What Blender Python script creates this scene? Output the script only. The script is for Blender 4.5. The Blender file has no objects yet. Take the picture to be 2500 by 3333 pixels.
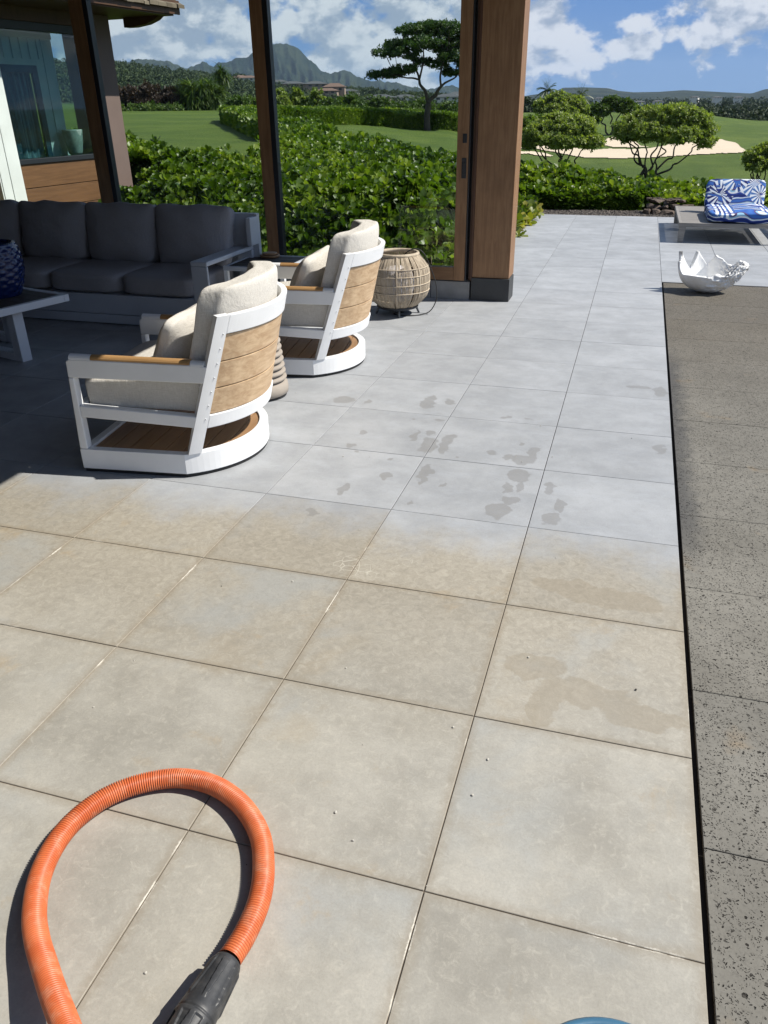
import bpy, math, random
import numpy as np
from mathutils import Vector, Matrix
rnd = random.Random(7)
R = math.radians
sc = bpy.context.scene
col = sc.collection

# ---------------------------------------------------------------- camera
cam_d = bpy.data.cameras.new('camera'); cam = bpy.data.objects.new('camera', cam_d); col.objects.link(cam)
YAW, PITCH, ROLL = 0.299491, 0.483112, -0.014018
CAM = Vector((-0.33649, -2.96638, 1.61057))
r0 = Vector((math.cos(YAW), math.sin(YAW), 0))
fw = Vector((-math.sin(YAW)*math.cos(PITCH), math.cos(YAW)*math.cos(PITCH), -math.sin(PITCH)))
u0 = r0.cross(fw)
rr = r0*math.cos(ROLL)+u0*math.sin(ROLL); uu = -r0*math.sin(ROLL)+u0*math.cos(ROLL)
M = Matrix(((rr.x, uu.x, -fw.x), (rr.y, uu.y, -fw.y), (rr.z, uu.z, -fw.z))).to_4x4(); M.translation = CAM
cam.matrix_world = M
cam_d.sensor_fit = 'VERTICAL'; cam_d.sensor_height = 24.0; cam_d.lens = 24.0*2536.98/3333.0
cam_d.clip_start = 0.05; cam_d.clip_end = 20000
sc.camera = cam
sc.render.resolution_x = 768; sc.render.resolution_y = 1024
sc.view_settings.view_transform = 'Standard'; sc.view_settings.look = 'None'
sc.view_settings.exposure = 0.42; sc.view_settings.gamma = 1.0

# ---------------------------------------------------------------- sun and sky
SUN_EL, SUN_AZ = 49.0, 14.0            # azimuth measured from +X towards +Y
sv = Vector((math.cos(R(SUN_EL))*math.cos(R(SUN_AZ)), math.cos(R(SUN_EL))*math.sin(R(SUN_AZ)), math.sin(R(SUN_EL))))
sd = bpy.data.lights.new('sun', 'SUN'); so = bpy.data.objects.new('sun', sd); col.objects.link(so)
sd.energy = 5.0; sd.angle = R(0.5); sd.color = (1.0, 0.95, 0.86)
so.rotation_euler = sv.to_track_quat('Z', 'Y').to_euler(); so.location = (20, 5, 30)
w = bpy.data.worlds.new('World'); sc.world = w; w.use_nodes = True
nt = w.node_tree; nt.nodes.clear(); L = nt.links.new
def wn(t, **k):
    n = nt.nodes.new(t)
    for a, b in k.items(): setattr(n, a, b)
    return n
out = wn('ShaderNodeOutputWorld'); bg = wn('ShaderNodeBackground'); bg.inputs[1].default_value = 0.12
sky = wn('ShaderNodeTexSky', sky_type='NISHITA'); sky.sun_disc = False
sky.sun_elevation = R(SUN_EL); sky.sun_rotation = R(90-SUN_AZ); sky.dust_density = 0.25; sky.air_density = 1.0; sky.ozone_density = 2.5
tc = wn('ShaderNodeTexCoord'); sep = wn('ShaderNodeSeparateXYZ'); L(tc.outputs['Generated'], sep.inputs[0])
def wnoise(scale, detail, rough, zs, loc, dist=0.0):
    q = wn('ShaderNodeMapping'); q.inputs['Scale'].default_value = (1, 1, zs); q.inputs['Location'].default_value = loc; L(tc.outputs['Generated'], q.inputs[0])
    x = wn('ShaderNodeTexNoise'); x.inputs['Scale'].default_value = scale; x.inputs['Detail'].default_value = detail; x.inputs['Roughness'].default_value = rough; x.inputs['Distortion'].default_value = dist
    L(q.outputs[0], x.inputs['Vector']); return x.outputs['Fac']
def wrange(f, a, b, c=0., d=1., sm=True):
    x = wn('ShaderNodeMapRange', interpolation_type='SMOOTHSTEP' if sm else 'LINEAR')
    for i, v_ in zip((1, 2, 3, 4), (a, b, c, d)): x.inputs[i].default_value = v_
    L(f, x.inputs[0]); return x.outputs[0]
def wmath(op, a, b):
    x = wn('ShaderNodeMath', operation=op)
    for i, v_ in enumerate((a, b)):
        if isinstance(v_, (int, float)): x.inputs[i].default_value = v_
        else: L(v_, x.inputs[i])
    return x.outputs[0]
def wmix(f, a, b):
    x = wn('ShaderNodeMix', data_type='RGBA')
    for so_, v_ in ((x.inputs[0], f), (x.inputs[6], a), (x.inputs[7], b)):
        if isinstance(v_, (int, float)): so_.default_value = v_
        elif isinstance(v_, tuple): so_.default_value = (*v_, 1)
        else: L(v_, so_)
    return x.outputs[2]
X_, Z_ = sep.outputs['X'], sep.outputs['Z']
shape = wnoise(15.0, 11, .56, 1.5, (5.3, 2.4, .1), .1); lump = wnoise(4.0, 3, .5, 2.2, (7.1, 3, .3))
cover = wmath('ADD', wrange(X_, -.50, -.12, .12, .058), wmath('ADD', wrange(Z_, .008, .07, -.10, .015), wrange(Z_, .20, .42, .0, -.20)))
dens = wmath('ADD', wmath('ADD', wmath('MULTIPLY', shape, .72), wmath('MULTIPLY', lump, .30)), cover)
alpha = wrange(dens, .515, .585); core = wrange(dens, .56, .70)
shade = wnoise(15, 6, .6, 2.6, (1.7, 5.0, .22)); under_ = wmath('SUBTRACT', wnoise(15.0, 11, .56, 1.5, (5.3, 2.4, .1+.027), .1), shape)
lit = wrange(wmath('ADD', wmath('ADD', wmath('MULTIPLY', shade, .8), wmath('MULTIPLY', under_, -2.2)), wmath('MULTIPLY', core, -.16)), .20, .52)
cloud_c = wmix(lit, (2.15, 2.65, 3.5), (4.6, 4.85, 5.3))
blue = wmix(wrange(Z_, .0, .22, 0, 1, False), (1.05, 2.05, 3.8), (.46, 1.38, 3.9))
low = wmix(wrange(Z_, .10, .42), blue, sky.outputs[0])
mxo = wmix(alpha, low, cloud_c)
L(wmix(wrange(Z_, .15, .5, 0, .35), mxo, (1.5, 1.75, 2.1)), bg.inputs[0]); L(bg.outputs[0], out.inputs[0])

# ---------------------------------------------------------------- material helpers
class N:
    def __init__(s, name):
        s.m = bpy.data.materials.new(name); s.m.use_nodes = True; s.t = s.m.node_tree; s.t.nodes.clear()
        s.out = s.n('ShaderNodeOutputMaterial'); s.b = s.n('ShaderNodeBsdfPrincipled'); s.l(s.b.outputs[0], s.out.inputs[0])
        s.tc = s.n('ShaderNodeTexCoord'); s.geo = None
    def n(s, t, **k):
        x = s.t.nodes.new(t)
        for a, b in k.items(): setattr(x, a, b)
        return x
    def l(s, a, b): s.t.links.new(a, b)
    def pos(s):
        if not s.geo: s.geo = s.n('ShaderNodeNewGeometry')
        return s.geo.outputs['Position']
    def vec(s, src='o', scale=(1, 1, 1), loc=(0, 0, 0), rot=(0, 0, 0)):
        v = s.tc.outputs['Object'] if src == 'o' else (s.pos() if src == 'w' else src)
        mpn = s.n('ShaderNodeMapping'); mpn.inputs['Scale'].default_value = scale; mpn.inputs['Location'].default_value = loc; mpn.inputs['Rotation'].default_value = rot
        s.l(v, mpn.inputs[0]); return mpn.outputs[0]
    def noise(s, v, scale, detail=4, rough=.55, dist=0):
        x = s.n('ShaderNodeTexNoise'); x.inputs['Scale'].default_value = scale; x.inputs['Detail'].default_value = detail
        x.inputs['Roughness'].default_value = rough; x.inputs['Distortion'].default_value = dist
        s.l(v, x.inputs['Vector']); return x.outputs['Fac']
    def vor(s, v, scale, feat='F1', outp='Distance', rand=1):
        x = s.n('ShaderNodeTexVoronoi', feature=feat); x.inputs['Scale'].default_value = scale; x.inputs['Randomness'].default_value = rand
        s.l(v, x.inputs['Vector']); return x.outputs[outp]
    def ramp(s, f, stops):
        x = s.n('ShaderNodeValToRGB'); e = x.color_ramp.elements
        while len(e) < len(stops): e.new(.5)
        for i, (p, c) in enumerate(stops):
            e[i].position = p; e[i].color = (*c, 1) if len(c) == 3 else c
        s.l(f, x.inputs[0]); return x.outputs[0]
    def rng(s, f, a, b, c=0, d=1, smooth=True):
        x = s.n('ShaderNodeMapRange', interpolation_type='SMOOTHSTEP' if smooth else 'LINEAR')
        for i, v in zip((1, 2, 3, 4), (a, b, c, d)): x.inputs[i].default_value = v
        s.l(f, x.inputs[0]); return x.outputs[0]
    def mix(s, f, a, b, mode='MIX'):
        x = s.n('ShaderNodeMix', data_type='RGBA', blend_type=mode)
        for sock, v in ((x.inputs[0], f), (x.inputs[6], a), (x.inputs[7], b)):
            if isinstance(v, (int, float)): sock.default_value = v
            elif isinstance(v, tuple): sock.default_value = (*v, 1) if len(v) == 3 else v
            else: s.l(v, sock)
        return x.outputs[2]
    def math(s, op, a, b=0, c=None):
        x = s.n('ShaderNodeMath', operation=op)
        for i, v in enumerate((a, b) if c is None else (a, b, c)):
            if isinstance(v, (int, float)): x.inputs[i].default_value = v
            else: s.l(v, x.inputs[i])
        return x.outputs[0]
    def attr(s, name):
        x = s.n('ShaderNodeAttribute'); x.attribute_name = name; return x
    def bump(s, h, strength=.3, dist=.01, prev=None):
        x = s.n('ShaderNodeBump'); x.inputs['Strength'].default_value = strength; x.inputs['Distance'].default_value = dist
        s.l(h, x.inputs['Height'])
        if prev is not None: s.l(prev, x.inputs['Normal'])
        s.l(x.outputs[0], s.b.inputs['Normal']); return x.outputs[0]
    def set(s, color=None, rough=None, metal=None, spec=None):
        for k, v in (('Base Color', color), ('Roughness', rough), ('Metallic', metal), ('Specular IOR Level', spec)):
            if v is None: continue
            if isinstance(v, (int, float)): s.b.inputs[k].default_value = v
            elif isinstance(v, tuple): s.b.inputs[k].default_value = (*v, 1)
            else: s.l(v, s.b.inputs[k])
        return s

def mat_paint(name, c, rough=.45, var=.06, bumpy=.03):
    m = N(name); v = m.vec('o'); f = m.noise(v, 3, 5); g = m.noise(v, 60, 3)
    cc = m.mix(m.rng(f, .3, .7), tuple(x*(1-var) for x in c), tuple(min(1, x*(1+var*.5)) for x in c))
    m.set(cc, rough); m.bump(g, bumpy, .003); return m.m
def mat_wood(name, c1, c2, axis='x', scale=1.0, rough=.55, mott=.4):
    m = N(name); sc_ = {'x': (2, 30, 30), 'y': (30, 2, 30), 'z': (30, 30, 2)}[axis]
    v = m.vec('o', tuple(a*scale for a in sc_)); f = m.noise(v, 1.4, 7, .65, .6); g = m.noise(m.vec('o'), 5*scale, 4)
    c = m.mix(m.rng(f, .3, .7), c1, c2); c = m.mix(m.math('MULTIPLY', m.rng(g, .35, .75), mott), c, tuple(x*.62 for x in c1))
    m.set(c, rough); m.bump(f, .18, .003); return m.m
def mat_plain(name, c, rough=.5, metal=0, spec=.5):
    m = N(name); f = m.noise(m.vec('o'), 14, 4)
    m.set(m.mix(f, tuple(x*.85 for x in c), tuple(min(1, x*1.12) for x in c)), rough, metal, spec); m.bump(f, .05, .003); return m.m
def mat_leaf(name, dark, mid, light, rough=.38, trans=.3, attr='tint', spec=.5):
    m = N(name); a = m.attr(attr).outputs['Fac']
    c = m.ramp(a, [(0, dark), (.55, mid), (1, light)])
    m.set(c, rough, 0, spec)
    tr = m.n('ShaderNodeBsdfTranslucent'); m.l(m.mix(1.0, c, (1.25, 1.35, .5), 'MULTIPLY'), tr.inputs[0])
    ms = m.n('ShaderNodeMixShader'); ms.inputs[0].default_value = trans
    m.l(m.b.outputs[0], ms.inputs[1]); m.l(tr.outputs[0], ms.inputs[2]); m.l(ms.outputs[0], m.out.inputs[0]); return m.m
def mat_glass(name, tintc=(1, 1, 1), refl=1.0):
    m = N(name); tp = m.n('ShaderNodeBsdfTransparent'); tp.inputs[0].default_value = (*tintc, 1)
    gl = m.n('ShaderNodeBsdfGlossy'); gl.inputs['Roughness'].default_value = 0.0; gl.inputs[0].default_value = (1, 1, 1, 1)
    fr = m.n('ShaderNodeFresnel'); fr.inputs[0].default_value = 1.5
    ms = m.n('ShaderNodeMixShader'); bk = m.math('SUBTRACT', 1.0, m.n('ShaderNodeNewGeometry').outputs['Backfacing']); m.l(m.math('MULTIPLY', m.math('MULTIPLY', fr.outputs[0], refl), bk), ms.inputs[0]); m.l(tp.outputs[0], ms.inputs[1]); m.l(gl.outputs[0], ms.inputs[2])
    m.l(ms.outputs[0], m.out.inputs[0]); return m.m

# ---------------------------------------------------------------- mesh helpers
class MB:
    """collects faces, build() links ONE mesh object"""
    def __init__(s): s.v = []; s.f = []; s.mi = []; s.cur = 0; s.smooth = []
    def add(s, vs, fs, smooth=False, mi=None):
        o = len(s.v); s.v += [tuple(p) for p in vs]
        for f in fs: s.f.append(tuple(o+i for i in f)); s.mi.append(s.cur if mi is None else mi); s.smooth.append(smooth)
        return s
    def box(s, x0, x1, y0, y1, z0, z1, mi=None):
        vs = [(x0,y0,z0),(x1,y0,z0),(x1,y1,z0),(x0,y1,z0),(x0,y0,z1),(x1,y0,z1),(x1,y1,z1),(x0,y1,z1)]
        return s.add(vs, [(0,3,2,1),(4,5,6,7),(0,1,5,4),(1,2,6,5),(2,3,7,6),(3,0,4,7)], mi=mi)
    def prism(s, poly, a, b, axis='z', mi=None, smooth=False):
        """poly of 2-D points extruded from a to b along axis; axis y -> poly is (x,z)"""
        def P(p, t): return (p[0], p[1], t) if axis == 'z' else ((p[0], t, p[1]) if axis == 'y' else (t, p[0], p[1]))
        n = len(poly); vs = [P(p, a) for p in poly]+[P(p, b) for p in poly]
        area = sum(poly[i][0]*poly[(i+1) % n][1]-poly[(i+1) % n][0]*poly[i][1] for i in range(n))
        fs = [tuple(range(n))[::-1], tuple(range(n, 2*n))]+[(i, (i+1) % n, n+(i+1) % n, n+i) for i in range(n)]
        flip = (area < 0) ^ (axis == 'y') ^ (b < a)
        if flip: fs = [f[::-1] for f in fs]
        return s.add(vs, fs, mi=mi, smooth=smooth)
    def tube(s, pts, rad, seg=10, cap=True, mi=None, smooth=True):
        pts = [Vector(p) for p in pts]; n = len(pts)
        rads = rad if hasattr(rad, '__len__') else [rad]*n
        prev = None; vs = []
        for i, p in enumerate(pts):
            t = (pts[min(i+1, n-1)]-pts[max(i-1, 0)]).normalized()
            if prev is None:
                a = Vector((0, 0, 1)) if abs(t.z) < .9 else Vector((1, 0, 0)); nn = t.cross(a).normalized()
            else:
                nn = (prev-t*prev.dot(t)).normalized()
            prev = nn; bn = t.cross(nn)
            for k in range(seg):
                an = 2*math.pi*k/seg; vs.append(p+(nn*math.cos(an)+bn*math.sin(an))*rads[i])
        fs = [(i*seg+k, i*seg+(k+1) % seg, (i+1)*seg+(k+1) % seg, (i+1)*seg+k) for i in range(n-1) for k in range(seg)]
        if cap: fs += [tuple(range(seg))[::-1], tuple(range((n-1)*seg, n*seg))]
        return s.add(vs, fs, smooth=smooth, mi=mi)
    def lathe(s, prof, seg=48, cx=0, cy=0, mi=None, smooth=True, wob=None):
        vs = []
        for i, (r, z) in enumerate(prof):
            for k in range(seg):
                an = 2*math.pi*k/seg; q = r*(1+(wob(an, z) if wob else 0)); vs.append((cx+q*math.cos(an), cy+q*math.sin(an), z))
        fs = [(i*seg+k, i*seg+(k+1) % seg, (i+1)*seg+(k+1) % seg, (i+1)*seg+k) for i in range(len(prof)-1) for k in range(seg)]
        return s.add(vs, fs, smooth=smooth, mi=mi)
    def build(s, name, mats, parent=None, bevel=0, seg=2, sub=0, loc=None):
        me = bpy.data.meshes.new(name); me.from_pydata(s.v, [], s.f); me.update()
        for m in (mats if isinstance(mats, (list, tuple)) else [mats]): me.materials.append(m)
        me.polygons.foreach_set('material_index', s.mi); me.polygons.foreach_set('use_smooth', s.smooth)
        o = bpy.data.objects.new(name, me); col.objects.link(o)
        if parent: o.parent = parent
        if loc: o.location = loc
        if bevel:
            b = o.modifiers.new('bevel', 'BEVEL'); b.width = bevel; b.segments = seg; b.limit_method = 'ANGLE'; b.angle_limit = R(35)
        if sub:
            b = o.modifiers.new('sub', 'SUBSURF'); b.levels = sub; b.render_levels = sub
        return o
def tag(o, label=None, cat=None, group=None, kind=None):
    for k, v in (('label', label), ('category', cat), ('group', group), ('kind', kind)):
        if v: o[k] = v
    return o
def empty(name, loc, label, cat, rz=0, group=None):
    o = bpy.data.objects.new(name, None); col.objects.link(o); o.location = loc; o.rotation_euler = (0, 0, rz); o.empty_display_size = .1
    return tag(o, label, cat, group)
def copy_tree(o, parent=None):
    c = o.copy(); col.objects.link(c)
    if parent: c.parent = parent
    for ch in list(o.children): copy_tree(ch, c)
    return c
def np_mesh(name, V, F, mats, parent=None, attrs=None, smooth=True, mi=None, nper=4):
    """fast mesh with faces of equal vertex count"""
    me = bpy.data.meshes.new(name); F = np.asarray(F, np.int32); nper = F.shape[1]
    me.vertices.add(len(V)); me.vertices.foreach_set('co', np.asarray(V, np.float32).ravel())
    me.loops.add(F.size); me.loops.foreach_set('vertex_index', F.ravel())
    me.polygons.add(len(F)); me.polygons.foreach_set('loop_start', np.arange(0, F.size, nper, dtype=np.int32))
    me.polygons.foreach_set('use_smooth', np.full(len(F), smooth))
    if mi is not None: me.polygons.foreach_set('material_index', np.asarray(mi, np.int32))
    for m in (mats if isinstance(mats, (list, tuple)) else [mats]): me.materials.append(m)
    for k, a in (attrs or {}).items():
        at = me.attributes.new(k, 'FLOAT', 'POINT'); at.data.foreach_set('value', np.asarray(a, np.float32))
    me.update(calc_edges=True); me.validate()
    o = bpy.data.objects.new(name, me); col.objects.link(o)
    if parent: o.parent = parent
    return o
rng = np.random.default_rng(11)
# leaf outline rows: (position along, half width)
LEAF_OBO = [(0, .05), (.4, .19), (.76, .33), (1, .10)]      # spoon-shaped leaf
LEAF_OVAL = [(0, .10), (.5, .40), (1, .08)]
LEAF_LONG = [(0, .05), (.35, .08), (.7, .06), (1, .01)]
def leaves(C, D, U, Ln, rows, width=1.0, cup=.25, bend=.15, tint=None):
    """C base points, D unit directions, U approx up normals, Ln lengths -> V,F,tint"""
    n = len(C); D = D/np.linalg.norm(D, axis=1, keepdims=True)
    S = np.cross(D, U); S /= (np.linalg.norm(S, axis=1, keepdims=True)+1e-9); Nn = np.cross(S, D)
    V = []; Ln = np.asarray(Ln)[:, None]
    for t, h in rows:
        base = C+D*Ln*t-Nn*Ln*bend*t*t
        off = S*Ln*h*width; lift = Nn*Ln*h*width*cup
        V += [base-off+lift, base, base+off+lift]
    V = np.stack(V, 1); k = V.shape[1]; V = V.reshape(-1, 3)
    f = []
    for r in range(len(rows)-1):
        a = r*3; f += [(a, a+1, a+4, a+3), (a+1, a+2, a+5, a+4)]
    f = np.array(f); F = (np.arange(n)[:, None, None]*k+f[None]).reshape(-1, 4)
    T = np.repeat(np.asarray(tint if tint is not None else rng.random(n)), k)
    return V, F, T
def unit(a): return a/(np.linalg.norm(a, axis=1, keepdims=True)+1e-9)
def rosettes(P, Nrm, k, size, spread=(20, 75), rows=LEAF_OBO, width=1.0, tint=None, jit=.3, cup=.25, bend=.15):
    """k leaves round each point P, opening about normal Nrm"""
    n = len(P); A = unit(Nrm+rng.normal(0, jit, (n, 3)))
    ref = np.where(np.abs(A[:, 2:3]) < .9, np.array([[0, 0, 1.]]), np.array([[1., 0, 0]]))
    X = unit(np.cross(A, ref)); Y = np.cross(A, X)
    Cs, Ds, Us, Ls, Ts = [], [], [], [], []
    t0 = rng.random(n) if tint is None else tint
    for i in range(k):
        ph = 2*math.pi*(i*.382+rng.random(n)*.15)+0; th = np.radians(spread[0]+(spread[1]-spread[0])*(i+rng.random(n))/k)
        d = A*np.cos(th)[:, None]+(X*np.cos(ph)[:, None]+Y*np.sin(ph)[:, None])*np.sin(th)[:, None]
        Cs.append(P-A*size*.15); Ds.append(d); Us.append(A); Ls.append(size*(.65+.5*rng.random(n))); Ts.append(np.clip(t0*.6+.4*rng.random(n), 0, 1))
    return leaves(np.concatenate(Cs), np.concatenate(Ds), np.concatenate(Us), np.concatenate(Ls), rows, width, cup, bend, np.concatenate(Ts))
def join(parts):
    V, F, T = [], [], []; o = 0
    for v, f, t in parts: V.append(v); F.append(f+o); T.append(t); o += len(v)
    return np.concatenate(V), np.concatenate(F), np.concatenate(T)
def vnoise(x, y, s=1.0, seed=0):
    """smooth value noise"""
    x = np.asarray(x)*s+seed*17.3; y = np.asarray(y)*s-seed*9.1
    xi = np.floor(x); yi = np.floor(y); fx = x-xi; fy = y-yi; fx = fx*fx*(3-2*fx); fy = fy*fy*(3-2*fy)
    def h(a, b): q = np.sin(a*127.1+b*311.7+seed*74.7)*43758.5453; return q-np.floor(q)
    return (h(xi, yi)*(1-fx)+h(xi+1, yi)*fx)*(1-fy)+(h(xi, yi+1)*(1-fx)+h(xi+1, yi+1)*fx)*fy
def fbm(x, y, s=1.0, seed=0, o=4):
    return sum(vnoise(x, y, s*2**i, seed+i)*.5**i for i in range(o))/sum(.5**i for i in range(o))

# ---------------------------------------------------------------- terrain (function of the ground position)
TN = [(-60, [(0,-.2),(14,-.15),(40,.3),(110,1.2),(150,1.4),(400,4)]),
      (-34, [(0,-.2),(14,-.15),(40,.3),(110,1.2),(150,1.4),(400,4)]),
      (-26, [(0,-.2),(14,-.15),(40,.2),(110,1.05),(150,1.2),(400,3)]),
      (-20, [(0,-.2),(14,-.18),(35,-.05),(70,.05),(110,.55),(150,.8),(400,1)]),
      (-13, [(0,-.2),(14,-.25),(45,-1.0),(75,-.65),(110,.1),(150,.55),(400,-1)]),
      (-9, [(0,-.2),(14,-.25),(45,-1.6),(75,-1.9),(110,-1.2),(150,-.1),(400,-4)]),
      (-5, [(0,-.2),(14,-.25),(42,-1.75),(62,-2.05),(80,-2.15),(100,-1.8),(130,-1.0),(165,-.25),(200,-2.5),(400,-9)]),
      (2, [(0,-.2),(14,-.25),(42,-1.9),(62,-2.05),(80,-2.15),(100,-1.85),(130,-1.3),(165,-.7),(200,-3.5),(400,-10)]),
      (7, [(0,-.2),(14,-.25),(42,-1.9),(62,-2.05),(80,-2.2),(100,-2.1),(130,-2.0),(165,-1.9),(200,-4),(400,-10)]),
      (60, [(0,-.2),(14,-.25),(42,-1.9),(62,-2.05),(80,-2.2),(100,-2.1),(130,-2.0),(165,-1.9),(200,-4),(400,-10)])]
def ground(x, y):
    dx = np.asarray(x, float)-CAM.x; dy = np.asarray(y, float)-CAM.y
    r = np.hypot(dx, dy); az = np.degrees(np.arctan2(dx, dy))
    az = np.clip(az, -59.9, 59.9); zs = np.stack([np.interp(r, [p[0] for p in pr], [p[1] for p in pr]) for _, pr in TN], 0)
    ks = np.array([k for k, _ in TN]); i = np.clip(np.searchsorted(ks, az)-1, 0, len(ks)-2)
    t = (az-ks[i])/(ks[i+1]-ks[i]); t = t*t*(3-2*t)
    z = np.take_along_axis(zs, i[None], 0)[0]*(1-t)+np.take_along_axis(zs, i[None]+1, 0)[0]*t
    z = z+(fbm(x, y, .03, 3, 3)-.5)*np.clip((r-20)/60, 0, 1)*.5
    return z+np.clip((r-400)/3000, 0, 1)*0
def pol(az, r):
    a = R(az); return CAM.x+r*math.sin(a), CAM.y+r*math.cos(a)
def g1(x, y): return float(ground(np.array([x]), np.array([y]))[0])

m = N('grass'); v = m.vec('w'); f = m.noise(v, .12, 5, .6); g = m.noise(v, 6, 4, .7); h = m.noise(v, 45, 2); st = m.noise(m.vec('w', (1, .25, 1)), .5, 4)
c = m.mix(m.rng(f, .35, .65), (.060, .112, .012), (.105, .160, .022)); c = m.mix(m.math('MULTIPLY', m.rng(g, .35, .75), .45), c, (.135, .145, .035)); c = m.mix(m.math('MULTIPLY', m.rng(m.noise(v, .9, 5, .65), .52, .72), .5), c, (.045, .078, .010)); c = m.mix(m.math('MULTIPLY', m.rng(st, .45, .7), .4), c, (.045, .085, .015))
m.set(c, .8, 0, .2); m.bump(m.math('ADD', g, m.math('MULTIPLY', h, .6)), .9, .12); M_grass = m.m
m = N('far_land'); v = m.vec('w'); f = m.vor(v, .045); g = m.noise(v, .02, 6, .6)
c = m.mix(m.rng(f, .15, .7), (.018, .038, .014), (.06, .085, .03)); c = m.mix(m.math('MULTIPLY', m.rng(g, .52, .62), .6), c, (.13, .13, .06))
m.set(c, .9, 0, .1); m.bump(f, 1, 4); M_far = m.m
def polar_grid(name, azs, rs, zf, mats, mfun=None):
    A, RR = np.meshgrid(np.radians(azs), rs); X = CAM.x+RR*np.sin(A); Y = CAM.y+RR*np.cos(A); Z = zf(X, Y, A, RR)
    n, k = A.shape; idx = np.arange(n*k).reshape(n, k)
    F = np.stack([idx[:-1, :-1], idx[:-1, 1:], idx[1:, 1:], idx[1:, :-1]], -1).reshape(-1, 4)[:, ::-1]
    mi = mfun(np.stack([X, Y], -1), idx, F) if mfun else None
    return np_mesh(name, np.stack([X, Y, Z], -1).reshape(-1, 3), F, mats, mi=mi)
azs = np.concatenate([np.arange(-180, -60, 6), np.arange(-60, 30, .6), np.arange(30, 181, 6)])
rs = np.concatenate([np.linspace(.3, 20, 24), np.geomspace(21, 260, 90), np.geomspace(270, 9000, 40)])
def tmi(XY, idx, F):
    r = np.hypot(XY[..., 0]-CAM.x, XY[..., 1]-CAM.y).reshape(-1)[F].mean(1); return (r > 240).astype(int)
o = polar_grid('ground', azs, rs, lambda X, Y, A, RR: ground(X.ravel(), Y.ravel()).reshape(X.shape), [M_grass, M_far], tmi)
tag(o, kind='structure')

# hillside on the left, 600-900 m away
def interp_ae(tab, az): return np.interp(az, [t[0] for t in tab], [t[1] for t in tab])
HILL = [(-70,2.9),(-45,2.6),(-33.9,2.28),(-32.8,2.22),(-31.4,2.04),(-29.4,1.85),(-27.9,1.7),(-26.4,1.5),(-25.3,1.3),(-24,1.12),(-22,.98),(-20,.8),(-18,.6),(-16,.45),(-12,.3),(-8,.1),(-5,-.2)]
def hillz(X, Y, A, RR):
    t = np.clip((RR-260)/(800-260), 0, 1.6); top = 1.6+800*np.tan(np.radians(interp_ae(HILL, np.degrees(A))))
    z = -6+(top+6)*np.where(t < 1, t**.85, 1-(t-1)*.8)
    return z+(fbm(X.ravel(), Y.ravel(), .02, 5, 5).reshape(X.shape)-.5)*7*np.clip(t*3, 0, 1)*(t < 1)
m = N('hillside_scrub'); v = m.vec('w'); f = m.vor(v, .09); g = m.noise(v, .012, 6, .6); d = m.noise(v, .25, 4)
c = m.mix(m.rng(f, .2, .65), (.020, .042, .014), (.075, .105, .035)); c = m.mix(m.rng(g, .52, .60), c, (.11, .125, .045)); c = m.mix(m.math('MULTIPLY', d, .5), c, (.03, .055, .018))
m.set(c, .95, 0, .1); m.bump(f, 1, 5); M_hill = m.m
o = polar_grid('hillside', np.arange(-70, -4, .25), np.linspace(260, 1100, 60), hillz, M_hill); tag(o, kind='structure')

MTN = [(-80,2.0),(-60,2.2),(-45,2.3),(-38,2.1),(-34,2.2),(-32.97,2.44),(-31.51,2.63),(-30.34,2.48),(-29.23,2.12),(-28.86,2.21),(-28.5,2.27),(-28.16,2.5),(-27.53,2.14),(-27.3,2.38),(-26.37,2.47),(-25.83,2.69),(-25.3,2.72),(-24.98,2.96),(-24.4,3.1),(-23.86,3.33),(-23.3,3.42),(-22.61,3.37),(-22.01,3.03),(-21.51,2.52),(-21.1,2.24),(-20.81,1.85),(-20.39,1.73),(-19.85,1.79),(-19.32,1.92),(-18.89,1.81),(-18.37,1.47),(-17.62,1.30),(-16.55,1.22),(-15.69,1.11),(-15.16,.92),(-14,.75),(-13.33,.86),(-12.48,.98),(-11.83,.83),(-10,.6),(-8,.3),(-5,-.5)]
MR = 4600.
def mtnz(X, Y, A, RR):
    az = np.degrees(A); top = 1.6+MR*np.tan(np.radians(interp_ae(MTN, az)+(fbm(az.ravel(), az.ravel()*0, 5.0, 9, 4).reshape(az.shape)-.5)*.20))
    t = (RR-2600)/(MR-2600)
    rid = fbm(az.ravel()*1.6+RR.ravel()*.0006, RR.ravel()*.0016, 1, 4, 6).reshape(az.shape); rid = 1-np.abs(rid-.5)*3.2
    prof = np.where(t < 1, np.clip(t, 0, 1)**2.3, 1-(t-1)*1.3)
    z = -10+(top+10)*prof
    return z-(1-rid)*115*np.clip(t*1.2, 0, 1)*np.clip((1-t)*5, 0, 1)
m = N('mountain_slope'); v = m.vec('w'); f = m.noise(v, .006, 8, .65); g = m.vor(v, .02)
c = m.mix(m.rng(f, .4, .6), (.010, .020, .012), (.034, .044, .022)); c = m.mix(m.math('MULTIPLY', g, .4), c, (.007, .014, .009))
m.set(c, .95, 0, .1); m.bump(f, 1, 40); M_mtn = m.m
o = polar_grid('mountains', np.arange(-80, -4, .08), np.linspace(2600, 5600, 110), mtnz, M_mtn); tag(o, kind='structure')
RH = [(-9,.1),(-7.7,.3),(-5.86,.52),(-5.36,.73),(-4.03,.73),(-2.6,.66),(-1.97,.5),(-1.06,.41),(.43,.41),(1.88,.48),(2.84,.42),(4.28,.33),(5.78,.24),(6.47,.45),(6.64,.47),(9,.5),(12,.3),(20,.2),(30,.1)]
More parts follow.
